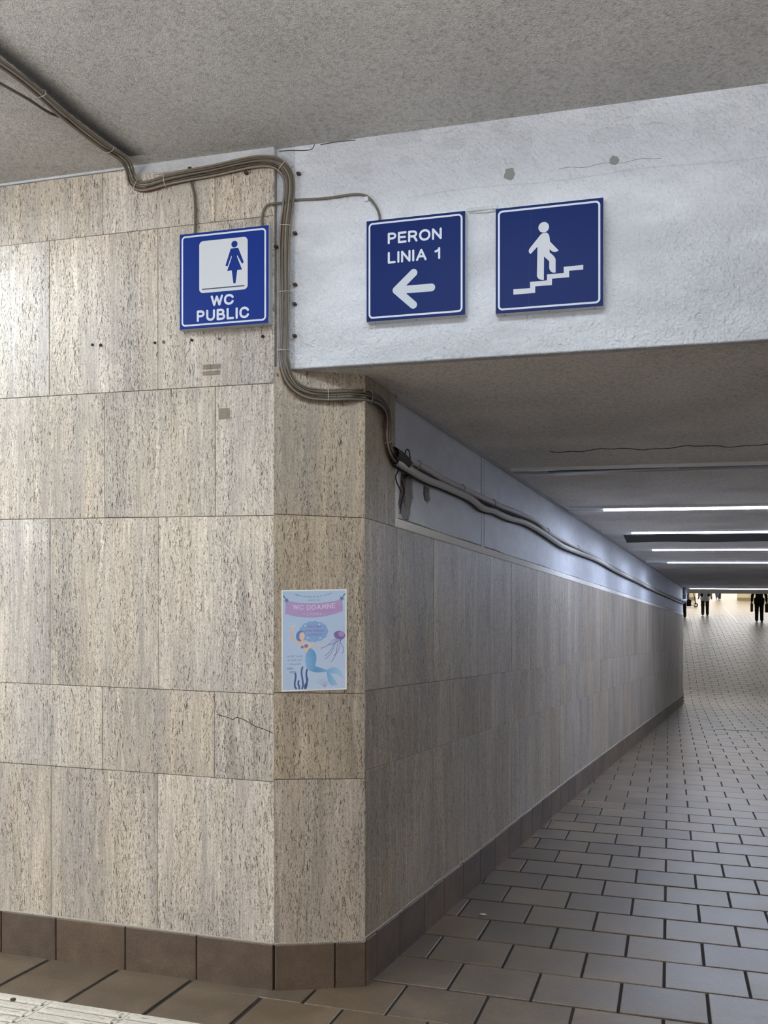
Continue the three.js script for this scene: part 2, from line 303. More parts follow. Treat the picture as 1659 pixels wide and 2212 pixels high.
// ---------------------------------------------------------------- tunnel wall: stone below, painted plaster panel above
const wallTunnel = structure('wall_tunnel');
const TL = 19.1;                                       // length along the wall to its far end
part('core', prism([[bx(4.08) - 0.035, 4.08], [bx(23.05) - 0.035, 23.05], [bx(23.05) - 0.5, 23.05], [-1.9, 4.5]], -0.2, SOFFIT + 0.05), concrete, wallTunnel);
{
  seed = 303;
  const Z = (u) => 4.07 + u * 0.9964, foot = (u) => 0.205 + rise(Z(u));
  const LEDGE = 2.103;
  const rowsAt = [0.205, 0.965, 1.325, LEDGE];
  for (let r = 0; r < 3; r++) {
    let u = 0.0, k = 0;
    while (u < TL - 0.05) {
      let w = k === 0 ? [0.385, 0.62, 0.385][r] : 0.585; if (r === 1 && k === 0) w = 0.66;
      let e = Math.min(u + w, TL);
      if (u < 2.13 && e > 2.0) e = 2.135;              // the movement joint runs through all courses
      const v0 = r ? rowsAt[r] : foot(u) - 0.01;
      part('stone_slab', slab(FT, u + 0.0006 + (Math.abs(u - 2.135) < 0.01 ? 0.003 : 0), e - 0.0006, v0 + 0.0008, rowsAt[r + 1] - 0.0008, -0.03, rr(-0.0012, 0.0012), 0.0012, rr(0, 2.4), rr(0, 2.4)), tunnelTones[Math.floor(rnd() * 6)], wallTunnel);
      u = e; k++;
    }
  }
  part('stone_slab', slab(FT, 0.0005, 0.383, LEDGE + 0.0008, 2.755, -0.03, 0, 0.0012, 0.7, 1.1), tunnelTones[3], wallTunnel);
  // painted plaster panel, two holes broken through to the concrete
  const s = new THREE.Shape([[0.385, LEDGE + 0.04], [TL, LEDGE + 0.04], [TL, 2.76], [0.385, 2.76]].map((p) => new THREE.Vector2(...p)));
  const U = (z) => (z - 4.07) / 0.9964;
  const hole = (pts) => new THREE.Path(pts.map(([z, y]) => new THREE.Vector2(U(z), y)));
  const h1 = [[4.57, 2.405], [4.66, 2.395], [4.735, 2.41], [4.745, 2.36], [4.738, 2.32], [4.75, 2.28], [4.722, 2.235], [4.716, 2.19], [4.685, 2.165], [4.63, 2.152], [4.575, 2.165], [4.545, 2.20], [4.52, 2.225], [4.535, 2.26], [4.545, 2.30], [4.55, 2.35]];
  const h2 = [[4.90, 2.372], [4.95, 2.38], [5.0, 2.37], [5.005, 2.335], [5.012, 2.31], [4.985, 2.30], [4.962, 2.283], [4.94, 2.292], [4.915, 2.297], [4.897, 2.325]];
  s.holes.push(hole(h1), hole(h2));
  const g = new THREE.ExtrudeGeometry(s, { depth: 0.022, bevelEnabled: false });
  g.applyMatrix4(new THREE.Matrix4().makeBasis(FT.d, new THREE.Vector3(0, 1, 0), FT.n).setPosition(onF(FT, 0, 0, -0.034)));
  part('plaster_panel', g, tunnelPaint, wallTunnel);
  const rough = (pts, w) => plate(FT, pts.map(([z, y]) => [U(z) + rr(-0.006, 0.006), y + rr(-0.006, 0.006)]), -0.034, w);
  part('broken_plaster', [rough([[4.66, 2.38], [4.74, 2.40], [4.745, 2.30], [4.72, 2.20], [4.66, 2.18], [4.65, 2.28]], -0.02), rough([[4.56, 2.21], [4.60, 2.25], [4.70, 2.17], [4.60, 2.155]], -0.018)], std({ color: 0xa5a29f, roughness: 1, bumpMap: stuccoBump, bumpScale: 0.01 }), wallTunnel);
  part('broken_plaster', rough([[4.95, 2.37], [5.0, 2.36], [5.0, 2.31], [4.96, 2.295]], -0.02), std({ color: 0x9a9794, roughness: 1 }), wallTunnel);
  // edge bands of the plaster
  const t1 = structure('trim_1');
  part('edge_band', [slab(FT, 0.384, TL, LEDGE, LEDGE + 0.045, -0.03, 0.003, 0.004)], whiteEdge, t1);
  part('edge_band', [slab(FT, 0.384, 0.436, LEDGE + 0.044, 2.43, -0.03, -0.004, 0.004)], whiteEdge, t1);
  part('edge_band', tube([onF(FT, 0.39, SOFFIT - 0.004, -0.008), onF(FT, 3, SOFFIT - 0.004, -0.009), onF(FT, TL - 0.2, SOFFIT - 0.004, -0.008)], 0.016, 40, 6), edgePaint, t1);
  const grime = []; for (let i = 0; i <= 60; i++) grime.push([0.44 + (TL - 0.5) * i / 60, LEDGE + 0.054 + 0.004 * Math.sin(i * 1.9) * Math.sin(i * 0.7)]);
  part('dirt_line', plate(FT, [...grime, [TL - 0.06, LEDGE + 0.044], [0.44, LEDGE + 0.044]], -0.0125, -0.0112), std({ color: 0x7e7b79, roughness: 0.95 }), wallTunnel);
  // filled movement joint in the plaster
  part('joint_filler', [slab(FT, 1.965, 2.02, LEDGE + 0.045, 2.735, -0.02, -0.0108, 0.0006)], tunnelPaint, wallTunnel);
  for (const u of [1.963, 2.022]) part('crack', tube([0, 0.2, 0.45, 0.62].map((v, i) => onF(FT, u + 0.006 * Math.sin(i * 2.1), LEDGE + 0.05 + v * 0.98, -0.0112)), 0.0012, 24, 4), jointMortar, wallTunnel);
  // end of the wall: rounded return
  part('end_pier', new THREE.CylinderGeometry(0.09, 0.09, 0.62, 20).translate(bx(23.05) - 0.09, 2.44, -23.05), tunnelPaint, wallTunnel);
}
// ---------------------------------------------------------------- skirting tiles
function skirting(name, f, joints, top, bottom, w) {
  const s = structure(name);
  for (let i = 1; i < joints.length; i++) {
    const a = joints[i - 1], b = joints[i], m = (a + b) / 2;
    part('skirting_tile', slab(f, a + 0.0025, b - 0.0025, bottom(m) - 0.01, top(m), -0.012, w, 0.003, rr(0, 1.5), rr(0, 1.5)), skirtTones[Math.floor(rnd() * 4)], s);
  }
  const e = joints[joints.length - 1], n = 40, geos = [];
  for (let i = 0; i < n; i++) { const a = lerp(joints[0], e, i / n), b = lerp(joints[0], e, (i + 1) / n), m = (a + b) / 2; geos.push(slab(f, a, b, top(m) - 0.002, top(m) + 0.008, -0.012, w - 0.004, 0.003)); }
  part('mortar_fillet', geos, paleMortar, s);
  return s;
}
seed = 404;
skirting('baseboard_left', FA, [-8.3, -7.93, -7.56, -7.19, -6.82, -6.45, -6.08, -5.71, -5.34, -4.97, -4.6, -4.23, -3.86, -3.49, -3.12, -2.75, -2.38, -2.01, -1.62, -1.424, -1.116, -0.742, -0.376, -0.001], () => 0.2, () => 0, 0.010);
skirting('baseboard_corner', FC, [0.001, 0.27, LC + 0.003], () => 0.2, () => 0, 0.010);
{
  const j = [0.0]; for (let u = 0.12; u < TL; u += u < 0.2 ? 1.0 : 0.37) j.push(u); j.splice(2, 0, 0.42, 0.79); const js = [...new Set(j)].sort((a, b) => a - b).filter((q, i, a) => !i || q - a[i - 1] > 0.1); js.push(TL);
  skirting('baseboard_tunnel', FT, js, (u) => 0.208 + rise(4.07 + u * 0.9964), (u) => rise(4.07 + u * 0.9964), 0.010);
}
// ---------------------------------------------------------------- floor: clay tiles in running bond
const TA = 0.3695, TB = 0.3545, TX = -0.577, TZ = 3.79;  // tile width, row depth, grid origin
const floorGroup = structure('floor');
{
  const zs = [-3, 4.0, 5, 6, 7, 8, 9, 22.8, 23.2, 23.6, 24, 24.5], pos = [], pts = [];
  const prof = zs.map((z) => [z, rise(z) - 0.007]);
  const geos = [];
  for (let i = 1; i < prof.length; i++) { const [z0, y0] = prof[i - 1], [z1, y1] = prof[i]; const g = box(-10, 6.2, -0.3, 0, z0, z1), p = g.attributes.position; for (let k = 0; k < p.count; k++) if (p.getY(k) > -0.1) p.setY(k, -p.getZ(k) < (z0 + z1) / 2 ? y0 : y1); geos.push(g); }
  part('mortar_bed', geos, mortar, floorGroup);
}
part('expansion_joint', box(0.74, 4.0, rise(17) - 0.02, rise(17) + 0.0022, 16.985, 17.02), std({ color: 0x151515, roughness: 0.9 }), floorGroup);
function tileGeo(w, d, t, uo, vo, b = 0.0025) {                     // top face at y = 0, centred, laid to the fall
  const f = { o: new THREE.Vector3(0, 0, 0), d: new THREE.Vector3(1, 0, 0), n: new THREE.Vector3(0, 0, 1) };
  const g = slab(f, -w / 2, w / 2, -d / 2, d / 2, -t, 0, b, uo, vo); g.rotateX(-Math.PI / 2);
  const p = g.attributes.position; for (let i = 0; i < p.count; i++) p.setY(i, p.getY(i) + K * p.getX(i));
  return g;
}
seed = 505;
const tileGeos = [0, 1, 2, 3, 4, 5].map(() => tileGeo(TA - 0.012, TB - 0.006, 0.018, rr(0, 1.5), rr(0, 1.5)));
const spare = [];
function layTile(geo, x, zf, whole = true) {
  const y = rise(zf) + K * x + rr(-0.0008, 0.0008), slope = pitch(zf);
  const inView = whole && zf < 24.3 && zf > 3.1 && x < 0.0925 * zf + 0.25 && x > -3.3;
  if (inView && count.n < 296) {
    count.n++;
    const m = new THREE.Mesh(geo, tileTones[Math.floor(rnd() * 6)]); m.name = 'tile'; m.position.set(x, y, -zf); m.castShadow = m.receiveShadow = true; m.rotation.x = slope; floorGroup.add(m);
  } else spare.push([x, y, zf, slope, rr(0.84, 1.06)]);
}
const count = { n: 0 };
for (let r = -19; r < 123; r++) {                       // rows ahead; odd rows are shifted by half a tile
  const zc = TZ + TB * (r - 0.5), far = zc > 24.5;
  const zr = zc;
  for (let i = -26; i < 19; i++) {
    const off = r >= 1 && r % 2 !== 0 ? 0.5 : 0, x = TX + TA * (i + 0.5 + off);
    if (x - TA / 2 > (zc > 3.7 ? 4.05 : 5.9) && !far || x > 7) continue;
    if (far) { if (x < -3) continue;  layTile(tileGeos[(i + r * 7 + 700) % 6], x, zr); continue; }
    const right = x + TA / 2;
    if (x < -1.69) { if (r >= 0) continue; }            // the hall side has its own bond next to the wall
    if (r === 0 && x < -1.69) continue;
    if (zc + TB / 2 > 3.885 && right < (zc < 4.3 ? -1.62 : bx(zc + TB / 2) - 0.02)) continue;
    if (zc > 4.3 && right < bx(zc - TB / 2)) continue;
    layTile(tileGeos[(i + r * 7 + 700) % 6], x, zr);
  }
}
{ // next to the stone wall: stacked bond, a narrow cut strip, then whole tiles up to the tactile strip
  for (let i = 0; i < 22; i++) {
    const w = 0.3775, x = -1.690 - w * (i + 0.5);
    layTile(tileGeo(w - 0.0045, 0.327, 0.018, rr(0, 1.5), rr(0, 1.5), 0.0012), x, 3.622, i < 6);
    layTile(tileGeo(w - 0.0045, 0.0985, 0.018, rr(0, 1.5), rr(0, 1.5), 0.0012), x, 3.836, i < 6);
  }
  const inst = new THREE.InstancedMesh(tileGeos[0], tileTones[0], spare.length), m4 = new THREE.Matrix4(), q = new THREE.Quaternion();
  spare.forEach(([x, y, z, s, k], i) => { m4.compose(new THREE.Vector3(x, y, -z), q.setFromEuler(new THREE.Euler(s, 0, 0)), new THREE.Vector3(1, 1, s ? 1.0 : 1)); inst.setMatrixAt(i, m4); inst.setColorAt(i, new THREE.Color(k, k * 0.99, k * 0.97)); });
  inst.name = 'tile_field'; inst.userData.kind = 'stuff'; inst.receiveShadow = true; floorGroup.add(inst);
}
// ramp up to daylight beyond the tunnel
{
  const rampClay = std({ map: CL.color, bumpMap: CL.bump, bumpScale: 0.001, roughness: 0.46, color: 0xc9c3ae });
  const ramp = structure('floor_001');
  const geos = [], zs = [24.5, 25, 25.5, 26.2, 95];
  for (let i = 1; i < zs.length; i++) { const g = box(-6, 14, -1, 0, zs[i - 1], zs[i]), p = g.attributes.position; for (let k = 0; k < p.count; k++) if (p.getY(k) > -0.1) p.setY(k, rise(-p.getZ(k)) - 0.0075); geos.push(g); }
  part('screed', geos, mortar, ramp);
  const g2 = box(-6, 14, -0.4, 0, 47.04, 94), p2 = g2.attributes.position; for (let k = 0; k < p2.count; k++) p2.setY(k, rise(-p2.getZ(k)) + (p2.getY(k) > -0.1 ? 0 : -0.3));
  part('paving', g2, rampClay, ramp);
  for (const [n, x0, x1] of [['wall_ramp_left', -6.3, -2.6], ['wall_ramp_right', 11, 14]]) part('plaster', box(x0, x1, -0.5, 7.2, 26.4, 94), hallPaint, structure(n));
}

{ // unseen concourse roof, sized to dim the foot of the ramp; daylight behind it
  const c = structure('ceiling_002'), g = box(-6.3, 14, 3.9, 4.3, 26.3, 47), p = g.attributes.position;
  for (let k = 0; k < p.count; k++) p.setY(k, p.getY(k) + 0.10 * (-p.getZ(k) - 26.3));
  part('slab', g, tunnelCeiling, c);
  part('upstand', box(-6.3, 14, SOFFIT + 0.3, 4.3, 26.05, 26.3), tunnelPaint, c);
}
// ---------------------------------------------------------------- lamps
function lampLight(parent, x, y, zf, w, d, color, power) {
  const l = new THREE.RectAreaLight(new THREE.Color().setRGB(...color), power, w, d);
  l.position.set(x - parent.position.x, y + K * x - parent.position.y, -zf - parent.position.z); l.rotation.set(-Math.PI / 2, Math.atan(K), 0, 'ZYX'); l.castShadow = true; parent.add(l);
}
const lampMetal = std({ color: 0xf0f2f5, roughness: 0.3, metalness: 0.6 }), lampDull = std({ color: 0xb4b8be, roughness: 0.6 });
function battenLamp(x0, x1, zf, color, power, label) {      // surface-mounted fitting of the hall, a glowing opal cover under a steel tray
  const cx = (x0 + x1) / 2, t = group('ceiling_lamp', cx, CEIL, zf);
  part('tray', box(x0, x1, CEIL - 0.035, CEIL - 0.001, zf - 0.11, zf + 0.11), lampMetal, t);
  const m = std({ color: 0xf4f6f8, roughness: 0.5, emissive: new THREE.Color().setRGB(...color), emissiveIntensity: power * 0.25 });
  part('cover', slab({ o: new THREE.Vector3(0, CEIL, 0), d: new THREE.Vector3(1, 0, 0), n: new THREE.Vector3(0, 0, 1) }, x0 + 0.01, x1 - 0.01, CEIL - 0.075, CEIL - 0.036, -zf - 0.09, -zf + 0.09, 0.012), m, t);
  lampLight(t, cx, CEIL - 0.08, zf, x1 - x0 - 0.04, 0.17, color, power);
  tag(t, label, 'lamp');
}
battenLamp(-5.0, -3.1, 2.75, COOL, LAMP.near, 'bright ceiling lamp left of the picture that shines on the stone wall');
battenLamp(-1.5, 0.6, 2.30, COOL, LAMP.mid, 'ceiling lamp over the viewer that shines on the three blue signs');
function fillPendantLamp(x0, x1, zf, y, color, up, down, label) {   // added out of view to brighten the ceiling; two wires, lit above and below
  const cx = (x0 + x1) / 2, t = group('fill_pendant_lamp', cx, y, zf), F = { o: new THREE.Vector3(0, 0, 0), d: new THREE.Vector3(1, 0, 0), n: new THREE.Vector3(0, 0, 1) };
  part('tray', box(x0, x1, y, y + 0.04, zf - 0.16, zf + 0.16), lampMetal, t);
  const glow = (k) => std({ color: 0xf4f6f8, roughness: 0.5, emissive: new THREE.Color().setRGB(...color), emissiveIntensity: k * 0.25 });
  part('upper_cover', slab(F, x0 + 0.01, x1 - 0.01, y + 0.041, y + 0.06, -zf - 0.14, -zf + 0.14, 0.006), glow(up), t);
  part('lower_cover', slab(F, x0 + 0.01, x1 - 0.01, y - 0.02, y - 0.001, -zf - 0.14, -zf + 0.14, 0.006), glow(down), t);
  for (const x of [x0 + 0.15, x1 - 0.15]) part('wire', tube([V(x, y + 0.06, zf), V(x, (y + CEIL) / 2, zf), V(x, CEIL, zf)], 0.002, 4, 5), lampDull, t);
  lampLight(t, cx, y - 0.025, zf, x1 - x0 - 0.04, 0.27, color, down);
  lampLight(t, cx, y + 0.066, zf, x1 - x0 - 0.04, 0.27, color, up); t.children[t.children.length - 1].rotation.set(Math.PI / 2, -Math.atan(K), 0, 'ZYX');
  tag(t, label, 'lamp');
}
fillPendantLamp(-5.2, -3.0, 1.0, 2.64, WARM, LAMP.fillPendant, LAMP.fillPendant * 0.5, 'leftmost of three added, unseen hanging fill lamps over the hall beside the viewer');
fillPendantLamp(-1.6, 0.6, 1.0, 2.64, WARM, LAMP.fillPendant, LAMP.fillPendant * 0.05, 'middle one of three added, unseen hanging fill lamps over the hall beside the viewer');
fillPendantLamp(2.0, 4.2, 1.0, 2.64, WARM, LAMP.fillPendant, LAMP.fillPendant * 0.05, 'rightmost of three added, unseen hanging fill lamps over the hall beside the viewer');

function tunnelLamp(zf, power, label, start = 0.32) {
  const x0 = bx(zf) + 0.03, x1 = 3.9, t = group('tunnel_lamp', x0, SOFFIT, zf), y = SOFFIT;
  for (const s of [-1, 1]) part('rail', box(x0, x1, y - 0.022, y, zf + s * 0.085 - 0.011, zf + s * 0.085 + 0.011), lampMetal, t);
  part('reflector', box(x0, x1, y - 0.004, y, zf - 0.075, zf + 0.075), power ? lampMetal : lampDull, t);
  if (power) {
    part('end_cap', box(x0 + start - 0.07, x0 + start, y - 0.036, y - 0.003, zf - 0.055, zf + 0.055), lampMetal, t);
    part('diffuser', slab({ o: new THREE.Vector3(0, y, 0), d: new THREE.Vector3(1, 0, 0), n: new THREE.Vector3(0, 0, 1) }, x0 + start, x1 - 0.1, y - 0.030, y - 0.004, -zf - 0.032, -zf + 0.032, 0.008), std({ color: 0xeef0f6, roughness: 0.5, emissive: new THREE.Color().setRGB(...BLUISH), emissiveIntensity: power * 0.9 }), t);
    lampLight(t, (x0 + start + x1 - 0.1) / 2, y - 0.034, zf, x1 - 0.1 - x0 - start, 0.062, BLUISH, power * 1.35);
  } else {
    part('tube', new THREE.CylinderGeometry(0.013, 0.013, x1 - x0 - 0.5, 12).rotateZ(Math.PI / 2).translate((x0 + x1) / 2, y - 0.02, -zf), std({ color: 0xb9bec6, roughness: 0.3 }), t);
    part('loose_cover', plate({ o: new THREE.Vector3(0, 0, -zf), d: new THREE.Vector3(1, 0, 0), n: new THREE.Vector3(0, 0, 1) }, [[x0 + 0.30, y - 0.038], [x0 + 1.12, y - 0.024], [x0 + 1.12, y - 0.021], [x0 + 0.30, y - 0.030]], -0.055, 0.055), std({ color: 0xd5d9e0, roughness: 0.35 }), t);
  }
  tag(t, label, 'lamp');
}
tunnelLamp(6.68, 0, 'unlit tunnel ceiling lamp with a loose cover, nearest of the row');
tunnelLamp(8.75, LAMP.tunnel, 'lit tunnel ceiling lamp next behind the unlit one');
tunnelLamp(10.75, LAMP.tunnel, 'lit tunnel ceiling lamp just in front of the dark damp band');
tunnelLamp(12.9, LAMP.tunnel, 'lit tunnel ceiling lamp just behind the dark damp band');
tunnelLamp(15.1, LAMP.tunnel, 'fourth lit tunnel ceiling lamp, before the long dark stretch');
tunnelLamp(23.2, LAMP.tunnel, 'farthest long lit tunnel lamp, above the walking people', 0.12);

// ---------------------------------------------------------------- signs
function print(w, h, draw) {
  const c = document.createElement('canvas'); c.width = w; c.height = h; draw(c.getContext('2d'), w, h);
  const t = new THREE.CanvasTexture(c); t.colorSpace = THREE.SRGBColorSpace; t.anisotropy = 8; return t;
}
const BLUE = '#15358a', WHITE = '#dde4f2';
function rrect(g, x, y, w, h, r) { g.beginPath(); g.moveTo(x + r, y); g.arcTo(x + w, y, x + w, y + h, r); g.arcTo(x + w, y + h, x, y + h, r); g.arcTo(x, y + h, x, y, r); g.arcTo(x, y, x + w, y, r); g.closePath(); }
function base(g, n, blue = BLUE) { g.fillStyle = blue; g.fillRect(0, 0, n, n); g.strokeStyle = WHITE; g.lineWidth = 0.0185 * n; rrect(g, 0.032 * n, 0.034 * n, 0.932 * n, 0.930 * n, 0.035 * n); g.stroke(); }
// round-ended stroke letters, drawn on a unit box (0..w, 0..1)
const GLYPH = {
  P: [0.62, (p) => { p.m(0, 1); p.l(0, 0); p.l(0.3, 0); p.c(0.72, 0, 0.72, 0.52, 0.3, 0.52); p.l(0, 0.52); }],
  U: [0.72, (p) => { p.m(0, 0); p.l(0, 0.62); p.c(0, 1.12, 0.72, 1.12, 0.72, 0.62); p.l(0.72, 0); }],
  B: [0.66, (p) => { p.m(0, 0.48); p.l(0, 0); p.l(0.34, 0); p.c(0.68, 0, 0.68, 0.47, 0.36, 0.48); p.l(0, 0.48); p.l(0, 1); p.l(0.36, 1); p.c(0.80, 1, 0.78, 0.48, 0.36, 0.48); }],
  L: [0.56, (p) => { p.m(0, 0); p.l(0, 1); p.l(0.56, 1); }],
  I: [0.0, (p) => { p.m(0, 0); p.l(0, 1); }],
  C: [0.78, (p) => { p.m(0.78, 0.24); p.c(0.62, -0.12, 0.0, -0.12, 0.0, 0.5); p.c(0.0, 1.12, 0.66, 1.12, 0.78, 0.74); }],
  W: [1.06, (p) => { p.m(0, 0); p.l(0.26, 1); p.l(0.53, 0.06); p.l(0.80, 1); p.l(1.06, 0); }],
  E: [0.62, (p) => { p.m(0.62, 0); p.l(0, 0); p.l(0, 1); p.l(0.62, 1); p.m(0, 0.48); p.l(0.56, 0.48); }],
  R: [0.68, (p) => { p.m(0, 1); p.l(0, 0); p.l(0.34, 0); p.c(0.74, 0, 0.74, 0.52, 0.34, 0.52); p.l(0, 0.52); p.m(0.34, 0.52); p.c(0.5, 0.54, 0.56, 0.8, 0.68, 1); }],
  O: [0.86, (p) => { p.m(0.43, 0); p.c(-0.14, 0, -0.14, 1, 0.43, 1); p.c(1.0, 1, 1.0, 0, 0.43, 0); }],
  N: [0.70, (p) => { p.m(0, 1); p.l(0, 0); p.l(0.70, 1); p.l(0.70, 0); }],
  A: [0.80, (p) => { p.m(0, 1); p.l(0.40, 0); p.l(0.80, 1); p.m(0.14, 0.66); p.l(0.66, 0.66); }],
  1: [0.34, (p) => { p.m(0, 0.3); p.c(0.2, 0.26, 0.34, 0.12, 0.34, 0); p.l(0.34, 1); }],
  D: [0.74, (p) => { p.m(0, 0); p.l(0, 1); p.l(0.24, 1); p.c(0.92, 1, 0.92, 0, 0.24, 0); p.l(0, 0); }],
  M: [0.92, (p) => { p.m(0, 1); p.l(0.12, 0); p.l(0.46, 0.8); p.l(0.80, 0); p.l(0.92, 1); }],
  S: [0.60, (p) => { p.m(0.58, 0.14); p.c(0.4, -0.1, 0.02, -0.05, 0.03, 0.25); p.c(0.04, 0.55, 0.6, 0.42, 0.6, 0.74); p.c(0.6, 1.1, 0.1, 1.06, 0, 0.84); }],
  '(': [0.2, (p) => { p.m(0.2, -0.05); p.c(-0.06, 0.3, -0.06, 0.7, 0.2, 1.05); }],
  ')': [0.2, (p) => { p.m(0, -0.05); p.c(0.26, 0.3, 0.26, 0.7, 0, 1.05); }],
  ' ': [0.22, () => {}],
};
function letters(g, text, x0, x1, y0, y1, stroke, color, gap = 0.30, sway = null) {
  const h = y1 - y0; let w = 0; for (const ch of text) w += GLYPH[ch][0] + gap; w -= gap;
  const s = (x1 - x0) / w; let x = x0;
  g.strokeStyle = color; g.lineWidth = stroke; g.lineCap = g.lineJoin = 'round';
  for (const ch of text) {
    const [gw, draw] = GLYPH[ch], dy = sway ? sway(x) : 0, T = (u, v) => [x + u * s, y0 + v * h + dy];
    g.beginPath(); draw({ m: (u, v) => g.moveTo(...T(u, v)), l: (u, v) => g.lineTo(...T(u, v)), c: (a, b, c, d, e, f) => g.bezierCurveTo(...T(a, b), ...T(c, d), ...T(e, f)) }); g.stroke();
    x += (gw + gap) * s;
  }
}
const poly = (g, n, pts, fill) => { g.beginPath(); pts.forEach(([u, v], i) => (i ? g.lineTo(u * n, v * n) : g.moveTo(u * n, v * n))); g.closePath(); g.fillStyle = fill; g.fill(); };
const printWC = print(1024, 1024, (g, n) => {
  base(g, n); g.fillStyle = '#d9dde4'; rrect(g, 0.226 * n, 0.095 * n, 0.545 * n, 0.542 * n, 0.045 * n); g.fill();
  g.fillStyle = BLUE; g.beginPath(); g.arc(0.624 * n, 0.160 * n, 0.0345 * n, 0, 7); g.fill();
  poly(g, n, [[0.582, 0.2025], [0.666, 0.2025], [0.728, 0.355], [0.708, 0.371], [0.655, 0.275], [0.652, 0.292], [0.708, 0.430], [0.655, 0.430], [0.637, 0.56], [0.624, 0.568], [0.611, 0.56], [0.594, 0.430], [0.542, 0.430], [0.594, 0.292], [0.590, 0.275], [0.548, 0.382], [0.523, 0.374]], BLUE);
  g.strokeStyle = '#44566a'; g.lineWidth = 0.0125 * n; g.lineCap = 'butt'; g.beginPath(); g.moveTo(0.258 * n, 0.598 * n); g.lineTo(0.735 * n, 0.598 * n); g.stroke();
  letters(g, 'WC', 0.368 * n, 0.603 * n, 0.682 * n, 0.770 * n, 0.024 * n, WHITE, 0.32); letters(g, 'PUBLIC', 0.210 * n, 0.773 * n, 0.827 * n, 0.921 * n, 0.0245 * n, WHITE, 0.40);
});
const printPeron = print(1024, 1024, (g, n) => {
  base(g, n, '#112868'); letters(g, 'PERON', 0.232 * n, 0.757 * n, 0.150 * n, 0.240 * n, 0.022 * n, WHITE, 0.34); letters(g, 'LINIA 1', 0.232 * n, 0.742 * n, 0.338 * n, 0.432 * n, 0.0215 * n, WHITE, 0.36);
  g.strokeStyle = '#ccd4e0'; g.lineWidth = 0.076 * n; g.lineCap = g.lineJoin = 'round'; g.beginPath(); g.moveTo(0.485 * n, 0.555 * n); g.lineTo(0.309 * n, 0.711 * n); g.lineTo(0.482 * n, 0.868 * n); g.moveTo(0.309 * n, 0.711 * n); g.lineTo(0.664 * n, 0.713 * n); g.stroke();
  poly(g, n, [[0.30, 0.711], [0.41, 0.672], [0.41, 0.752]], '#ccd4e0');
});
const printStairs = print(1024, 1024, (g, n) => {
  base(g, n, '#112868');
  const P = (l) => l.map(([x, y]) => { const u = (x - 65) / 1488; return [u, (y - (185 - 145 * u)) / (1450 + 30 * u)]; });
  const c = '#d3d8e2', [h] = P([[742, 444]]); g.fillStyle = c; g.beginPath(); g.arc(h[0] * n, h[1] * n, 0.0495 * n, 0, 7); g.fill();
  const b = P([[742, 524], [785, 520], [812, 545], [822, 590], [826, 640], [945, 762], [925, 776], [890, 783], [860, 775], [822, 740], [822, 790], [880, 840], [904, 880], [904, 1065], [870, 1066], [836, 1045], [820, 1010], [820, 910], [745, 840], [742, 1166], [700, 1162], [668, 1146], [650, 1115], [658, 705], [560, 808], [540, 790], [535, 765], [548, 735], [690, 560], [712, 535]]);
  poly(g, n, b, c); g.strokeStyle = c; g.lineWidth = 3; g.lineJoin = 'round'; g.stroke();
  poly(g, n, P([[318, 1296], [553, 1280], [553, 1195], [787, 1173], [787, 1092], [1018, 1072], [1018, 988], [1284, 962], [1282, 1025], [1092, 1042], [1092, 1130], [857, 1150], [855, 1238], [625, 1255], [623, 1345], [318, 1370]]), c);
  g.strokeStyle = 'rgba(170,190,230,0.25)'; g.lineWidth = 2; g.beginPath(); g.moveTo(0.345 * n, 0.04 * n); g.lineTo(0.335 * n, 0.3 * n); g.moveTo(0.325 * n, 0.45 * n); g.lineTo(0.315 * n, 0.96 * n); g.stroke();
});
const housing = std({ color: 0xc6cad1, roughness: 0.4 }), screwMat = std({ color: 0x6f7278, roughness: 0.4, metalness: 0.8 });
function sign(x0, x1, y0, y1, zBack, zFront, tex, label) {
  const cx = (x0 + x1) / 2, t = group('sign', cx, y0, zBack), f = frame(0, zFront, 1, 0), d = zBack - zFront;
  part('housing', slab(f, x0, x1, y0, y1, -d, -0.003, 0.003), housing, t);
  const g = slab(f, x0 + 0.0008, x1 - 0.0008, y0 + 0.0008, y1 - 0.0008, -0.0031, 0, 0.0006), uv = g.attributes.uv;
  for (let i = 0; i < uv.count; i++) uv.setXY(i, (uv.getX(i) - x0) / (x1 - x0), (uv.getY(i) - y0) / (y1 - y0));
  part('face_panel', g, new THREE.MeshPhysicalMaterial({ map: tex, roughness: 0.5, specularIntensity: 0.35 }), t);
  for (const s of [0.08, 0.5, 0.92]) part('screw', new THREE.CylinderGeometry(0.003, 0.003, 0.002, 10).translate(lerp(x0, x1, s), y0 - 0.0005, -(zBack + zFront) / 2), screwMat, t);
  tag(t, label, 'sign', 'blue and white station signs');
}
sign(-2.112, -1.678, 2.933, 3.361, 3.884, 3.840, printWC, 'blue WC PUBLIC sign with a woman pictogram, on the stone wall');
sign(-1.236, -0.807, 2.912, 3.341, 3.9045, 3.862, printPeron, 'blue PERON LINIA 1 sign with a white left arrow, on the white lintel');
sign(-0.681, -0.250, 2.905, 3.335, 3.9045, 3.862, printStairs, 'blue sign of a white figure climbing stairs, rightmost on the lintel');

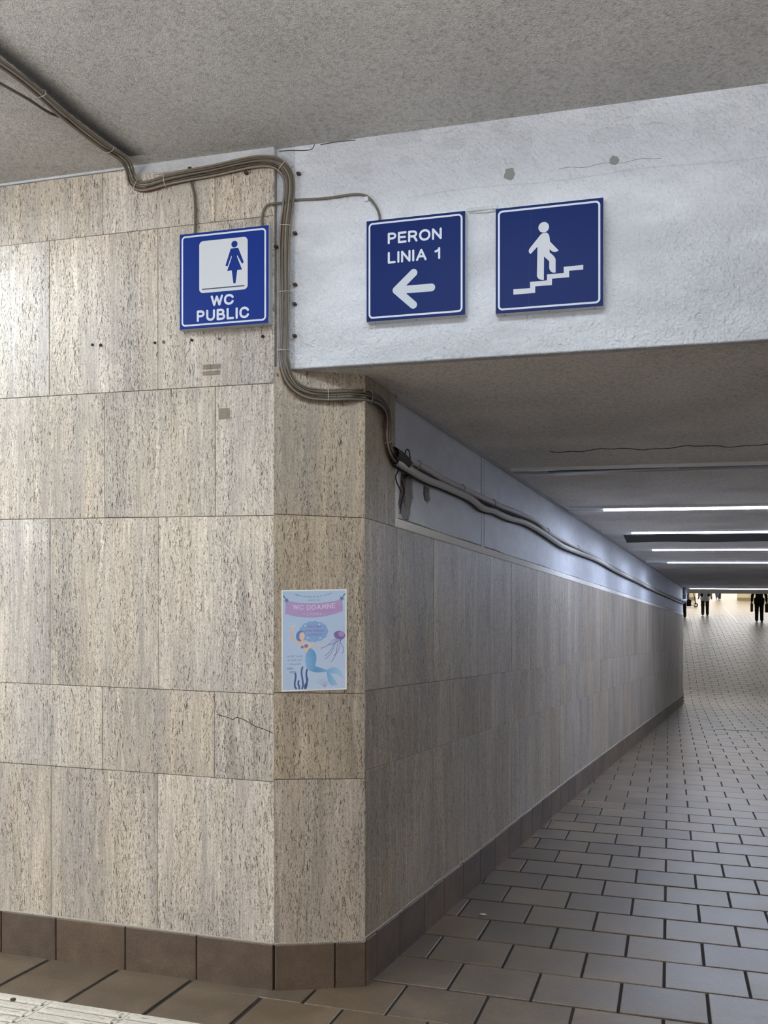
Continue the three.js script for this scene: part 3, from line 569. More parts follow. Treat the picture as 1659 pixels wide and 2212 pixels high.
// ---------------------------------------------------------------- poster on the splayed corner
const posterPrint = print(660, 1020, (g, w, h) => {
  const X = (u) => u * w, Y = (v) => v * h;
  g.fillStyle = '#ffffff'; g.fillRect(0, 0, w, h);
  const sky = g.createLinearGradient(0, 0, w, h); sky.addColorStop(0, '#bfd7f3'); sky.addColorStop(0.5, '#c4d8f5'); sky.addColorStop(1, '#cedbf6'); g.fillStyle = sky; g.fillRect(X(0.018), Y(0.012), w * 0.964, h * 0.976);
  // banner
  g.fillStyle = '#bfa5d6'; g.beginPath(); g.moveTo(X(0.065), Y(0.105)); g.quadraticCurveTo(X(0.48), Y(0.165), X(0.93), Y(0.100)); g.lineTo(X(0.945), Y(0.218)); g.quadraticCurveTo(X(0.50), Y(0.325), X(0.055), Y(0.235)); g.closePath(); g.fill();
  g.fillStyle = 'rgba(190,150,205,0.5)'; g.beginPath(); g.ellipse(X(0.72), Y(0.19), X(0.22), Y(0.04), -0.1, 0, 7); g.fill();
  letters(g, 'WC DOAMNE', X(0.18), X(0.82), Y(0.150), Y(0.193), 8, '#eadcf5', 0.34, (x) => -Y(0.018) * ((x - X(0.42)) / X(0.42)) ** 2 + Y(0.004)); letters(g, '( LADIES )', X(0.34), X(0.66), Y(0.230), Y(0.253), 5, '#d9c3e8', 0.34);
  g.strokeStyle = '#4f6690'; g.lineWidth = 9; g.lineCap = 'round'; g.beginPath(); g.moveTo(X(0.03), Y(0.055)); g.lineTo(X(0.065), Y(0.09)); g.moveTo(X(0.975), Y(0.045)); g.lineTo(X(0.94), Y(0.075)); g.stroke();
  for (const [cx, cy] of [[0.075, 0.102], [0.925, 0.092]]) { g.fillStyle = '#6f85b0'; g.beginPath(); for (let i = 0; i < 10; i++) { const a = i * 0.6283 + 0.3, r = (i % 2 ? 0.02 : 0.046) * w; g.lineTo(X(cx) + Math.cos(a) * r, Y(cy) + Math.sin(a) * r); } g.closePath(); g.fill(); }
  g.fillStyle = '#4a5f86'; g.font = 'italic 19px serif'; g.textAlign = 'center';
  const top = 'Campania curățeniei de "un loc sub Bord"'; [...top].forEach((ch, i) => { const q = i / (top.length - 1), u = 0.20 + 0.57 * q; g.save(); g.translate(X(u), Y(0.048 + 0.13 * q * (1 - q) - 0.006 * q)); g.rotate(0.36 * (1 - 2 * q) * 0.9); g.fillText(ch, 0, 0); g.restore(); });
  g.font = 'italic 16px serif'; g.fillText('la metrou - curat', X(0.5), Y(0.108));
  // cloud of hair
  g.fillStyle = '#93b6e6'; for (let i = 0; i < 13; i++) { const a = i / 13 * 6.283; g.beginPath(); g.arc(X(0.49 + 0.155 * Math.cos(a)), Y(0.415 + 0.062 * Math.sin(a)), X(0.068), 0, 7); g.fill(); } g.beginPath(); g.ellipse(X(0.49), Y(0.415), X(0.17), Y(0.08), 0, 0, 7); g.fill();
  g.fillStyle = '#a0b2e6'; g.beginPath(); g.ellipse(X(0.50), Y(0.40), X(0.14), Y(0.045), 0, 0, 7); g.fill();
  g.fillStyle = '#5b6bb0'; g.font = 'italic 27px serif'; g.fillText('Orice reper', X(0.50), Y(0.375)); g.fillText('al tău contează', X(0.50), Y(0.415)); g.fillText('ca păstrezi!', X(0.50), Y(0.452));
  g.fillStyle = '#dfe9fa'; for (const [u, v] of [[0.36, 0.355], [0.58, 0.345], [0.40, 0.475], [0.59, 0.482]]) { g.beginPath(); g.arc(X(u), Y(v), 8, 0, 7); g.fill(); }
  // swimmer: arm, head, torso
  g.strokeStyle = '#ecd2c6'; g.lineWidth = 22; g.beginPath(); g.moveTo(X(0.31), Y(0.530)); g.quadraticCurveTo(X(0.13), Y(0.500), X(0.145), Y(0.42)); g.lineTo(X(0.165), Y(0.365)); g.stroke(); g.lineWidth = 18; g.beginPath(); g.moveTo(X(0.165), Y(0.365)); g.lineTo(X(0.20), Y(0.352)); g.stroke();
  g.lineWidth = 18; g.beginPath(); g.moveTo(X(0.43), Y(0.535)); g.quadraticCurveTo(X(0.52), Y(0.565), X(0.64), Y(0.548)); g.stroke();
  poly(g, 1, [[X(0.25), Y(0.525)], [X(0.42), Y(0.515)], [X(0.46), Y(0.56)], [X(0.42), Y(0.60)], [X(0.41), Y(0.64)], [X(0.37), Y(0.645)], [X(0.36), Y(0.60)], [X(0.30), Y(0.565)]], '#edd2c4');
  g.fillStyle = '#6f8fc8'; g.beginPath(); g.ellipse(X(0.29), Y(0.455), X(0.07), Y(0.055), 0.2, 0, 7); g.fill(); g.fillStyle = '#efd2c4'; g.beginPath(); g.ellipse(X(0.313), Y(0.458), X(0.042), Y(0.040), 0.1, 0, 7); g.fill(); g.fillRect(X(0.30), Y(0.49), X(0.03), Y(0.03));
  g.fillStyle = '#8b86bd'; g.beginPath(); g.ellipse(X(0.375), Y(0.556), X(0.032), Y(0.018), -0.3, 0, 7); g.fill(); g.beginPath(); g.ellipse(X(0.315), Y(0.566), X(0.022), Y(0.014), -0.3, 0, 7); g.fill();
  // tail
  const tail = g.createLinearGradient(X(0.36), 0, X(0.9), 0); tail.addColorStop(0, '#8fc0ec'); tail.addColorStop(0.3, '#6aa4da'); tail.addColorStop(1, '#a9d4f4'); g.fillStyle = tail;
  g.beginPath(); g.moveTo(X(0.43), Y(0.575)); g.bezierCurveTo(X(0.56), Y(0.61), X(0.54), Y(0.70), X(0.51), Y(0.755)); g.bezierCurveTo(X(0.58), Y(0.775), X(0.64), Y(0.785), X(0.70), Y(0.80)); g.bezierCurveTo(X(0.78), Y(0.755), X(0.92), Y(0.76), X(0.95), Y(0.90)); g.bezierCurveTo(X(0.88), Y(0.83), X(0.80), Y(0.84), X(0.745), Y(0.83)); g.lineTo(X(0.87), Y(0.955)); g.lineTo(X(0.76), Y(0.955)); g.bezierCurveTo(X(0.71), Y(0.91), X(0.69), Y(0.87), X(0.69), Y(0.815)); g.bezierCurveTo(X(0.55), Y(0.83), X(0.40), Y(0.82), X(0.375), Y(0.755)); g.bezierCurveTo(X(0.36), Y(0.69), X(0.36), Y(0.66), X(0.37), Y(0.635)); g.closePath(); g.fill();
  g.strokeStyle = 'rgba(220,235,250,0.45)'; g.lineWidth = 2; for (let i = 0; i < 11; i++) { g.beginPath(); g.moveTo(X(0.38), Y(0.665 + i * 0.012)); g.quadraticCurveTo(X(0.45), Y(0.675 + i * 0.012), X(0.52), Y(0.662 + i * 0.012)); g.stroke(); }
  // jellyfish
  g.fillStyle = '#8a77b4'; g.beginPath(); g.ellipse(X(0.89), Y(0.455), X(0.09), Y(0.042), 0.15, 0, 7); g.fill(); g.fillStyle = '#b29cce'; g.beginPath(); g.ellipse(X(0.92), Y(0.445), X(0.05), Y(0.026), 0.2, 0, 7); g.fill();
  g.strokeStyle = '#8074ae'; g.lineWidth = 5; [[0.60, 0.585], [0.66, 0.66], [0.67, 0.69], [0.76, 0.72], [0.93, 0.64], [0.80, 0.66], [0.70, 0.555]].forEach(([u, v], i) => { const sx = 0.83 + 0.02 * i, sy = 0.49; g.beginPath(); g.moveTo(X(sx), Y(sy)); g.bezierCurveTo(X(lerp(sx, u, 0.2) - 0.05), Y(lerp(sy, v, 0.35)), X(lerp(sx, u, 0.6) + 0.08), Y(lerp(sy, v, 0.6)), X(u), Y(v)); g.stroke(); });
  // seaweed and little fish
  g.strokeStyle = '#52689f'; g.lineWidth = 17; for (const [u, v, s] of [[0.20, 0.81, 0.05], [0.32, 0.765, -0.05], [0.39, 0.79, -0.04], [0.38, 0.86, 0.05], [0.26, 0.90, -0.02]]) { g.beginPath(); g.moveTo(X(u), Y(v)); g.bezierCurveTo(X(u + s), Y(v + 0.06), X(u - s * 0.8), Y(0.92), X(lerp(u, 0.29, 0.25)), Y(0.975)); g.stroke(); }
  g.strokeStyle = '#9aaedb'; g.lineWidth = 4; for (let i = 0; i < 7; i++) { g.beginPath(); g.moveTo(X(0.66), Y(0.97)); g.lineTo(X(0.55 + 0.035 * i), Y(0.87 + 0.012 * Math.abs(3 - i))); g.stroke(); }
  g.fillStyle = '#a3b5dc'; for (const [u, v] of [[0.13, 0.775], [0.17, 0.81]]) { g.beginPath(); g.ellipse(X(u), Y(v), X(0.055), Y(0.012), 0, 0, 7); g.fill(); }
  g.fillStyle = '#7a7fb6'; g.font = '29px sans-serif'; g.fillText('un WC curat', X(0.20), Y(0.665)); g.fillText('e mult mai', X(0.20), Y(0.702)); g.fillText('minunat!', X(0.20), Y(0.740));
});
{
  const t = group('poster', -1.513, 1.32, 3.97), u0 = 0.0325, u1 = 0.323, v0 = 1.314, v1 = 1.774;
  const g = slab(FC, u0, u1, v0, v1, 0.0015, 0.0028, 0.0003), uv = g.attributes.uv;
  for (let i = 0; i < uv.count; i++) uv.setXY(i, (uv.getX(i) - u0) / (u1 - u0), (uv.getY(i) - v0) / (v1 - v0));
  const p = g.attributes.position; for (let i = 0; i < p.count; i++) { const q = (p.getX(i) + 1.64) / 0.26; p.setY(i, p.getY(i) + (p.getY(i) < 1.5 ? 0.004 : -0.007) + 0.013 * q); }
  part('sheet', g, std({ map: posterPrint, roughness: 0.45 }), t);
  tag(t, 'pale blue paper poster with a mermaid and a WC DOAMNE banner, on the splayed corner', 'poster');
}

// ---------------------------------------------------------------- cables
const NC = [0, -1, 0], NA = [0, 0, 1], NK = [FC.n.x, 0, FC.n.z], NT = [FT.n.x, 0, FT.n.z];
const PATH = [
  [-2.43, 3.693, 1.9, NC], [-2.431, 3.693, 2.818, NC], [-2.401, 3.693, 3.001, NC], [-2.386, 3.693, 3.139, NC], [-2.388, 3.693, 3.414, NC], [-2.371, 3.693, 3.641, NC], [-2.350, 3.693, 3.770, NC],
  [-2.370, 3.675, 3.855, NA], [-2.365, 3.642, 3.863, NA], [-2.326, 3.614, 3.863, NA], [-2.267, 3.614, 3.863, NA], [-2.209, 3.624, 3.863, NA], [-2.085, 3.635, 3.863, NA], [-1.946, 3.642, 3.863, NA], [-1.811, 3.654, 3.863, NA], [-1.730, 3.656, 3.863, NA],
  [-1.660, 3.645, 3.868, NA], [-1.628, 3.625, 3.882, NA], [-1.602, 3.583, 3.883, NA], [-1.597, 3.528, 3.883, NA], [-1.604, 3.454, 3.883, NA], [-1.617, 3.358, 3.883, NA], [-1.622, 3.212, 3.883, NA], [-1.620, 3.043, 3.883, NA], [-1.622, 2.874, 3.883, NA], [-1.622, 2.788, 3.883, NA],
  [-1.605, 2.707, 3.894, NK], [-1.576, 2.666, 3.909, NK], [-1.534, 2.643, 3.931, NK], [-1.468, 2.638, 3.965, NK], [-1.370, 2.646, 4.010, NK], [-1.305, 2.656, 4.09, NT], [-1.275, 2.655, 4.20, NT], [-1.268, 2.625, 4.285, NT],
  [-1.269, 2.577, 4.306, NT], [-1.270, 2.496, 4.305, NT], [-1.265, 2.447, 4.348, NT], [-1.255, 2.432, 4.474, NT], [-1.24, 2.43, 4.62, NT]];
function strand(across, out, wob, ph) {
  const pts = PATH.map((p) => V(p[0], p[1], p[2])), curve = new THREE.CatmullRomCurve3(pts, false, 'centripetal'), n = pts.length, res = [];
  for (let i = 0; i <= 150; i++) {
    const t = i / 150, q = t * (n - 1), k = Math.min(n - 2, Math.floor(q)), f = q - k, P = curve.getPoint(t), T = curve.getTangent(t);
    const N = new THREE.Vector3(...PATH[k][3]).lerp(new THREE.Vector3(...PATH[k + 1][3]), f).normalize(); N.addScaledVector(T, -N.dot(T)).normalize();
    const S = new THREE.Vector3().crossVectors(T, N), w = wob * Math.sin(i * 0.21 + ph) * 0.6 + wob * Math.sin(i * 0.083 + ph * 2.3);
    res.push(P.addScaledVector(S, across + w).addScaledVector(N, out + 0.3 * w));
  }
  return res;
}
{
  const t = group('cable_bundle', -1.621, 2.66, 3.885);
  const tints = [0x817565, 0x5e564b, 0x9b9080, 0x6d6357, 0x4c453d, 0x8a7f70, 0x5c342c];
  tints.forEach((c, i) => {
    const a = (i - 2.5) * 0.0086, o = [0, 0.006, 0.001, 0.008, 0.002, 0.004, -0.006][i], pts = strand(i === 6 ? 0.022 : a, o, 0.0026, i * 1.9);
    part('cable', tube(pts, i === 6 ? 0.005 : 0.0047, 300, 7), std({ color: c, roughness: 0.38 }), t);
  });
  // ties and nails that hold it
  const tie = std({ color: 0xd2cfc6, roughness: 0.5 }), nail = std({ color: 0x4d3a31, roughness: 0.7, metalness: 0.3 });
  const pts = PATH.map((p) => V(p[0], p[1], p[2])), curve = new THREE.CatmullRomCurve3(pts, false, 'centripetal');
  for (const k of [3.3, 5.2, 8.6, 11.1, 16.8, 20.9, 22.8, 24.6, 29.2, 31.2, 35.1]) {
    const tt = k / (PATH.length - 1), P = curve.getPoint(tt), T = curve.getTangent(tt), g = new THREE.TorusGeometry(0.026, 0.0014, 5, 26); g.scale(1.08, 0.58, 1);
    const N = new THREE.Vector3(...PATH[Math.round(k)][3]); N.addScaledVector(T, -N.dot(T)).normalize(); const S = new THREE.Vector3().crossVectors(N, T);
    g.applyMatrix4(new THREE.Matrix4().makeBasis(S, N, T).setPosition(P.clone().addScaledVector(N, -0.001)));
    part('cable_tie', g, tie, t);
  }
  for (const [x, y, z] of [[-2.075, 3.668, 3.872], [-1.80, 3.617, 3.872], [-1.558, 3.595, 3.893], [-1.575, 3.335, 3.893], [-1.575, 3.11, 3.893], [-1.577, 3.025, 3.893], [-1.577, 2.885, 3.893], [-1.665, 3.285, 3.893]]) { const g = new RoundedBoxGeometry(0.016, 0.011, 0.022, 2, 0.003); g.translate(x, y, -z); part('cable_clip', g, nail, t); }
  tag(t, 'thick bundle of brown cables winding from the ceiling over stone and lintel', 'cables');
}
const thin = (name, pts, r, color, label, cat, seg = 60) => { const p = worldPts(pts), m = pts[Math.floor(pts.length / 2)], t = group(name, m[0], m[1], m[2]); part('cable', tube(p, r, seg, 7), std({ color, roughness: 0.55 }), t); tag(t, label, cat); return t; };
thin('cable', [[-2.090, 3.632, 3.876], [-2.071, 3.600, 3.877], [-2.057, 3.548, 3.877], [-2.053, 3.479, 3.877], [-2.053, 3.40, 3.876], [-2.053, 3.355, 3.874]], 0.0058, 0x6b6151, 'short thin cable dropping from the bundle to the top of the WC sign', 'cable');
{
  const t = thin('cable', [[-1.723, 3.352, 3.874], [-1.723, 3.417, 3.877], [-1.716, 3.447, 3.877], [-1.697, 3.466, 3.877], [-1.672, 3.469, 3.878], [-1.632, 3.478, 3.897], [-1.570, 3.483, 3.897], [-1.440, 3.475, 3.897], [-1.313, 3.478, 3.897], [-1.260, 3.470, 3.897], [-1.229, 3.449, 3.897], [-1.204, 3.415, 3.897], [-1.189, 3.378, 3.897], [-1.185, 3.335, 3.893]], 0.0056, 0x6d675d, 'thin grey cable arching across the lintel from the WC sign to the PERON sign', 'cable', 110);
  const g = new RoundedBoxGeometry(0.02, 0.02, 0.014, 2, 0.004); g.translate(-1.247, 3.452, -3.897); part('cable_clip', g, std({ color: 0xd8dbe0, roughness: 0.4 }), t);
}
thin('cable', [[-2.56, 3.700, 2.3], [-2.550, 3.700, 2.955], [-2.482, 3.685, 3.102], [-2.436, 3.675, 3.208], [-2.428, 3.685, 3.330], [-2.408, 3.695, 3.394], [-2.388, 3.695, 3.445]], 0.0058, 0x4f4c42, 'thin dark cable hanging loose from the ceiling left of the bundle', 'cable');
{
  const t = group('cable_duct', -0.745, 3.356, 3.9);
  part('duct', [slab(FB, 0.862, 0.992, 3.3515, 3.3655, -0.001, 0.010, 0.003)], lintelPaint, t);
  part('drip', tube(worldPts([[-0.80, 3.349, 3.9035], [-0.76, 3.343, 3.902], [-0.71, 3.342, 3.902], [-0.685, 3.346, 3.9035]]), 0.003, 20, 6), std({ color: 0xb9bab8, roughness: 0.8 }), t);
  tag(t, 'short white cable duct between the PERON sign and the stairs sign', 'duct');
}
// painted conduits along the tunnel plaster
{
  const up = [[-1.262, 2.455, 4.42], [-1.253, 2.456, 4.518], [-1.222, 2.451, 4.882], [-1.201, 2.445, 5.134], [-1.151, 2.449, 5.720], [-1.098, 2.457, 6.344], [-1.006, 2.480, 7.426], [-0.950, 2.440, 8.079], [-0.823, 2.434, 9.580], [-0.688, 2.431, 11.165], [-0.565, 2.413, 12.612], [-0.377, 2.407, 14.825], [-0.116, 2.397, 17.892], [0.10, 2.40, 20.4], [0.28, 2.41, 22.6], [0.315, 2.44, 23.02]];
  const lo = [[-1.262, 2.416, 4.40], [-1.254, 2.412, 4.462], [-1.234, 2.401, 4.689], [-1.214, 2.398, 4.927], [-1.198, 2.405, 5.121], [-1.166, 2.409, 5.489], [-1.146, 2.405, 5.731], [-1.128, 2.384, 5.940], [-1.105, 2.400, 6.215], [-1.085, 2.399, 6.451], [-1.065, 2.403, 6.678], [-1.030, 2.424, 7.096], [-0.986, 2.418, 7.608], [-0.919, 2.386, 8.395], [-0.896, 2.382, 8.671], [-0.821, 2.393, 9.557], [-0.729, 2.405, 10.633], [-0.609, 2.382, 12.048], [-0.465, 2.378, 13.742], [-0.220, 2.360, 16.624], [0.06, 2.36, 20.0], [0.27, 2.36, 22.5], [0.315, 2.37, 23.02]];
  const paint = std({ color: 0xcac8c6, roughness: 0.6, bumpMap: plasterBump, bumpScale: 0.003 }), dirt = std({ color: 0x3a3837, roughness: 0.9 });
  const t = group('conduit', up[5][0], up[5][1], up[5][2]);
  part('pipe', tube(worldPts(up), 0.017, 260, 10), paint, t);
  const inner = up.map(([x, y, z]) => [x - 0.008, y - 0.021, z]); part('cable', tube(worldPts(inner), 0.009, 200, 6), dirt, t);
  const over = up.map(([x, y, z]) => [x - 0.010, y + 0.019, z]); part('cable', tube(worldPts(over), 0.004, 200, 6), dirt, t);
  for (const z of [4.72, 5.5, 6.2, 7.9, 9.3, 11.0]) { const i = up.findIndex((p) => p[2] > z), a = up[i - 1], b = up[i], f = (z - a[2]) / (b[2] - a[2]); const g = new THREE.TorusGeometry(0.021, 0.003, 6, 16); g.translate(lerp(a[0], b[0], f), lerp(a[1], b[1], f), -z); part('pipe_clip', g, paint, t); }
  tag(t, 'straight painted conduit, upper of the two along the tunnel plaster', 'conduit');
  const t2 = group('conduit', lo[5][0], lo[5][1], lo[5][2]);
  part('pipe', tube(worldPts(lo), 0.0195, 320, 10), paint, t2);
  const sag = lo.map(([x, y, z]) => [x - 0.018, y - 0.019, z]); part('cable', tube(worldPts(sag), 0.005, 240, 6), dirt, t2);
  tag(t2, 'wavy sagging painted conduit, lower of the two along the tunnel plaster', 'conduit');
  // sleeve where the cables enter the conduits
  const s = group('cable_sleeve', -1.262, 2.432, 4.43);
  const a = onF(FT, 0.30, 2.445, 0.018), b = onF(FT, 0.47, 2.428, 0.02);
  part('tape_wrap', tube([a, a.clone().lerp(b, 0.5).add(new THREE.Vector3(0, 0.004, 0)), b], 0.034, 20, 12), std({ color: 0x554d48, roughness: 0.8, bumpMap: stuccoBump, bumpScale: 0.01 }), s);
  const lp = []; for (let i = 0; i <= 16; i++) { const q = i / 16 * Math.PI; lp.push(onF(FT, 0.40 + 0.07 * (1 - Math.cos(q)) / 2, 2.45 + 0.038 * Math.sin(q), 0.045)); } part('loop', tube(lp, 0.0032, 30, 6), dirt, s);
  tag(s, 'dark taped sleeve where the cable bundle enters the painted conduits', 'sleeve');
}
thin('wire', [[-1.262, 2.415, 4.49], [-1.268, 2.366, 4.453], [-1.27, 2.345, 4.435], [-1.268, 2.316, 4.453], [-1.266, 2.297, 4.492], [-1.27, 2.283, 4.53]], 0.0035, 0x24211f, 'short dark wire hanging from the sleeve beside the broken plaster', 'wire');
thin('wire', [[-1.276, 2.345, 4.56], [-1.274, 2.322, 4.590], [-1.273, 2.290, 4.60], [-1.276, 2.262, 4.585], [-1.279, 2.215, 4.556], [-1.281, 2.178, 4.545]], 0.0045, 0x211f1e, 'curved black wire lying inside the broken plaster patch', 'wire');
{ // junction box and elbow at the far end of the wall
  const t = group('pipe_elbow', 0.33, 2.42, 23.0);
  part('pipe', tube(worldPts([[0.22, 2.40, 22.2], [0.335, 2.42, 22.95], [0.345, 2.50, 23.08], [0.33, 2.66, 23.1], [0.36, 2.74, 23.1]]), 0.05, 40, 10), std({ color: 0x80848d, roughness: 0.5 }), t);
  part('collar', new THREE.TorusGeometry(0.055, 0.012, 8, 20).rotateX(Math.PI / 2).translate(0.335, 2.58, -23.1), lampDull, t);
  tag(t, 'grey pipe elbow rising at the far end of the tunnel wall', 'pipe');
}
// ---------------------------------------------------------------- tactile strip
{
  const rub = std({ color: 0xe4e3e0, roughness: 0.7, bumpMap: stuccoBump, bumpScale: 0.002, map: (() => { const n = 512, a = layer(n, n, 8, 20, 131), b = layer(n, n, 60, 160, 132), c = layer(n, n, 200, 200, 133); return metres(texture(n, n, (i) => { const l = 1 + 0.05 * a[i] - 0.22 * sstep(b[i] + 0.4 * a[i], 0.45, 0.8) + 0.04 * c[i]; return [236 * l, 230 * l, 220 * l]; }, true), 1.1); })() });
  const dirt = std({ color: 0x5c554c, roughness: 0.95 }), stud = std({ color: 0x4a4743, roughness: 0.8 });
  const labels = [null, 'leftmost white ribbed tactile plate in view, with a round dark spot', 'middle white ribbed tactile plate in the bottom left corner', 'rightmost white ribbed tactile plate, cut by the bottom of the picture', null];
  for (let i = 0; i < 5; i++) {
    const x0 = -3.235 + 0.3705 * i, x1 = x0 + 0.3685, t = group('tactile_plate', (x0 + x1) / 2, 0, 3.27), g = { o: new THREE.Vector3(0, 0, 0), d: new THREE.Vector3(1, 0, 0), n: new THREE.Vector3(0, 0, 1) };
    const lay = (u0, u1, z0, z1, y0, y1, b) => slab(g, u0, u1, z0, z1, y0, y1, b, i * 0.37, 0).rotateX(-Math.PI / 2);   // local v runs ahead
    part('plate', lay(x0, x1, 3.085, 3.455, -0.018, 0.0012, 0.001), rub, t);
    for (let k = 0; k < 6; k++) {
      const z = 3.116 + k * 0.0605;
      part('rib', lay(x0 + 0.012, x1 - 0.020, z - 0.019, z + 0.019, 0.0012, 0.0062, 0.004), rub, t);
      part('dirt_spot', lay(x1 - 0.019, x1 - 0.008, z - 0.027, z - 0.012, 0.0011, 0.0016, 0.0002), dirt, t);
      if (k) part('groove', lay(x0 + 0.014, x1 - 0.024, z - 0.0325, z - 0.0265, 0.0011, 0.0015, 0.0001), std({ color: 0x8d867b, roughness: 0.95 }), t);
    }
    if (i === 1) part('stud', new THREE.CylinderGeometry(0.011, 0.012, 0.004, 18).translate(-2.655, 0.0075, -3.40), stud, t);
    tag(t, labels[i] ?? (i ? 'white ribbed tactile plate just below the bottom edge of the picture' : 'white ribbed tactile plate just outside the left edge of the picture'), 'paving', 'white tactile plates along the hall floor');
  }
}
{ // scrap of paper
  const s = new THREE.Shape([[-0.017, -0.004], [-0.004, -0.011], [0.012, -0.009], [0.018, 0.002], [0.008, 0.010], [-0.009, 0.008]].map((p) => new THREE.Vector2(...p)));
  const g = new THREE.ExtrudeGeometry(s, { depth: 0.003, bevelEnabled: true, bevelSize: 0.001, bevelThickness: 0.001, bevelSegments: 1 }); g.rotateX(-Math.PI / 2); g.translate(-1.0, 0.005 + rise(5.27), -5.27);
  tag(part('paper_scrap', g, std({ color: 0xe8e6e2, roughness: 0.8 }), scene), 'small white scrap of paper on the dark tiles near the tunnel wall', 'litter');
}

// ---------------------------------------------------------------- far end: strips, barrier walls, people
{
  const pale = std({ color: 0xcfc6b0, roughness: 0.4 }), st = (pts, w, label) => {
    const t = group('floor_strip', pts[0][0], rise(pts[0][1]), pts[0][1]), geos = [];
    for (let i = 1; i < pts.length; i++) { const [xa, za] = pts[i - 1], [xb, zb] = pts[i]; const g = prism([[xa - w, za], [xa + w, za], [xb + w, zb], [xb - w, zb]], -0.01, 0.006), p = g.attributes.position; for (let k = 0; k < p.count; k++) p.setY(k, p.getY(k) + rise(-p.getZ(k))); geos.push(g); }
    part('strip', geos, pale, t); tag(t, label, 'floor strip');
  };
  st([[2.66, 51.7], [2.75, 47.5], [2.84, 43.4]], 0.02, 'long pale strip in the bright far floor between the walking people');
  st([[2.97, 38.6], [3.02, 36.3]], 0.018, 'short pale strip in the far floor at the right edge');
  st([[0.76, 36.25], [1.13, 35.8]], 0.05, 'small pale strip in the far floor close to the tunnel wall end');
}
function barrier(x0, x1, zf, label) {
  const y = rise(zf), t = group('barrier_wall', (x0 + x1) / 2, y, zf);
  part('plinth', box(x0, x1, y - 0.1, y + 0.16, zf, zf + 0.45), std({ color: 0x7a6a4e, roughness: 0.8 }), t);
  for (let i = 0, n = Math.max(1, Math.round((x1 - x0) / 0.6)); i < n; i++) part('panel', box(lerp(x0, x1, i / n) + 0.006, lerp(x0, x1, (i + 1) / n) - 0.006, y + 0.16, y + 1.05, zf + 0.02, zf + 0.43), std({ color: 0xb3a684, roughness: 0.7 }), t);
  part('coping', box(x0 - 0.03, x1 + 0.03, y + 1.05, y + 1.12, zf - 0.03, zf + 0.48), std({ color: 0xb9b09a, roughness: 0.7 }), t);
  tag(t, label, 'wall');
}
barrier(-1.2, 1.43, 56.0, 'low beige barrier wall at the far left, behind the scooter');
barrier(3.62, 7.2, 56.0, 'low beige barrier wall at the far right, behind the person in black');

// figures: a smooth field of tapered capsules, one continuous surface per body or garment
const sdCap = (p, a, b, r1, r2) => { const px = p[0] - a[0], py = p[1] - a[1], pz = p[2] - a[2], bx_ = b[0] - a[0], by = b[1] - a[1], bz = b[2] - a[2], h = clamp((px * bx_ + py * by + pz * bz) / (bx_ * bx_ + by * by + bz * bz + 1e-9), 0, 1); return Math.hypot(px - bx_ * h, py - by * h, pz - bz * h) - (r1 + (r2 - r1) * h); };
function field(bones, half, cy, k = 0.025, res = 56) {
  const mc = new MarchingCubes(res, std({}), false, false, 60000); mc.isolation = 0; mc.reset();
  for (let z = 0; z < res; z++) for (let y = 0; y < res; y++) for (let x = 0; x < res; x++) {
    const q = [(x - res / 2) / (res / 2) * half[0], (y - res / 2) / (res / 2) * half[1] + cy, (z - res / 2) / (res / 2) * half[2]]; let d = 9;
    for (const [a, b, r1, r2] of bones) { const e = sdCap(q, a, b, r1, r2), h = Math.max(k - Math.abs(d - e), 0) / k; d = Math.min(d, e) - h * h * k * 0.25; }
    mc.field[z * res * res + y * res + x] = -d;
  }
  mc.update();
  const n = mc.count, pos = new Float32Array(n * 3), nor = new Float32Array(n * 3);
  for (let i = 0; i < n; i++) {
    pos[i * 3] = mc.positionArray[i * 3] * half[0]; pos[i * 3 + 1] = mc.positionArray[i * 3 + 1] * half[1] + cy; pos[i * 3 + 2] = mc.positionArray[i * 3 + 2] * half[2];
    const v = new THREE.Vector3(mc.normalArray[i * 3] / half[0], mc.normalArray[i * 3 + 1] / half[1], mc.normalArray[i * 3 + 2] / half[2]).normalize(); v.toArray(nor, i * 3);
  }
  const g = new THREE.BufferGeometry(); g.setAttribute('position', new THREE.BufferAttribute(pos, 3)); g.setAttribute('normal', new THREE.BufferAttribute(nor, 3)); g.setAttribute('uv', new THREE.BufferAttribute(new Float32Array(n * 2), 2)); return g;
}
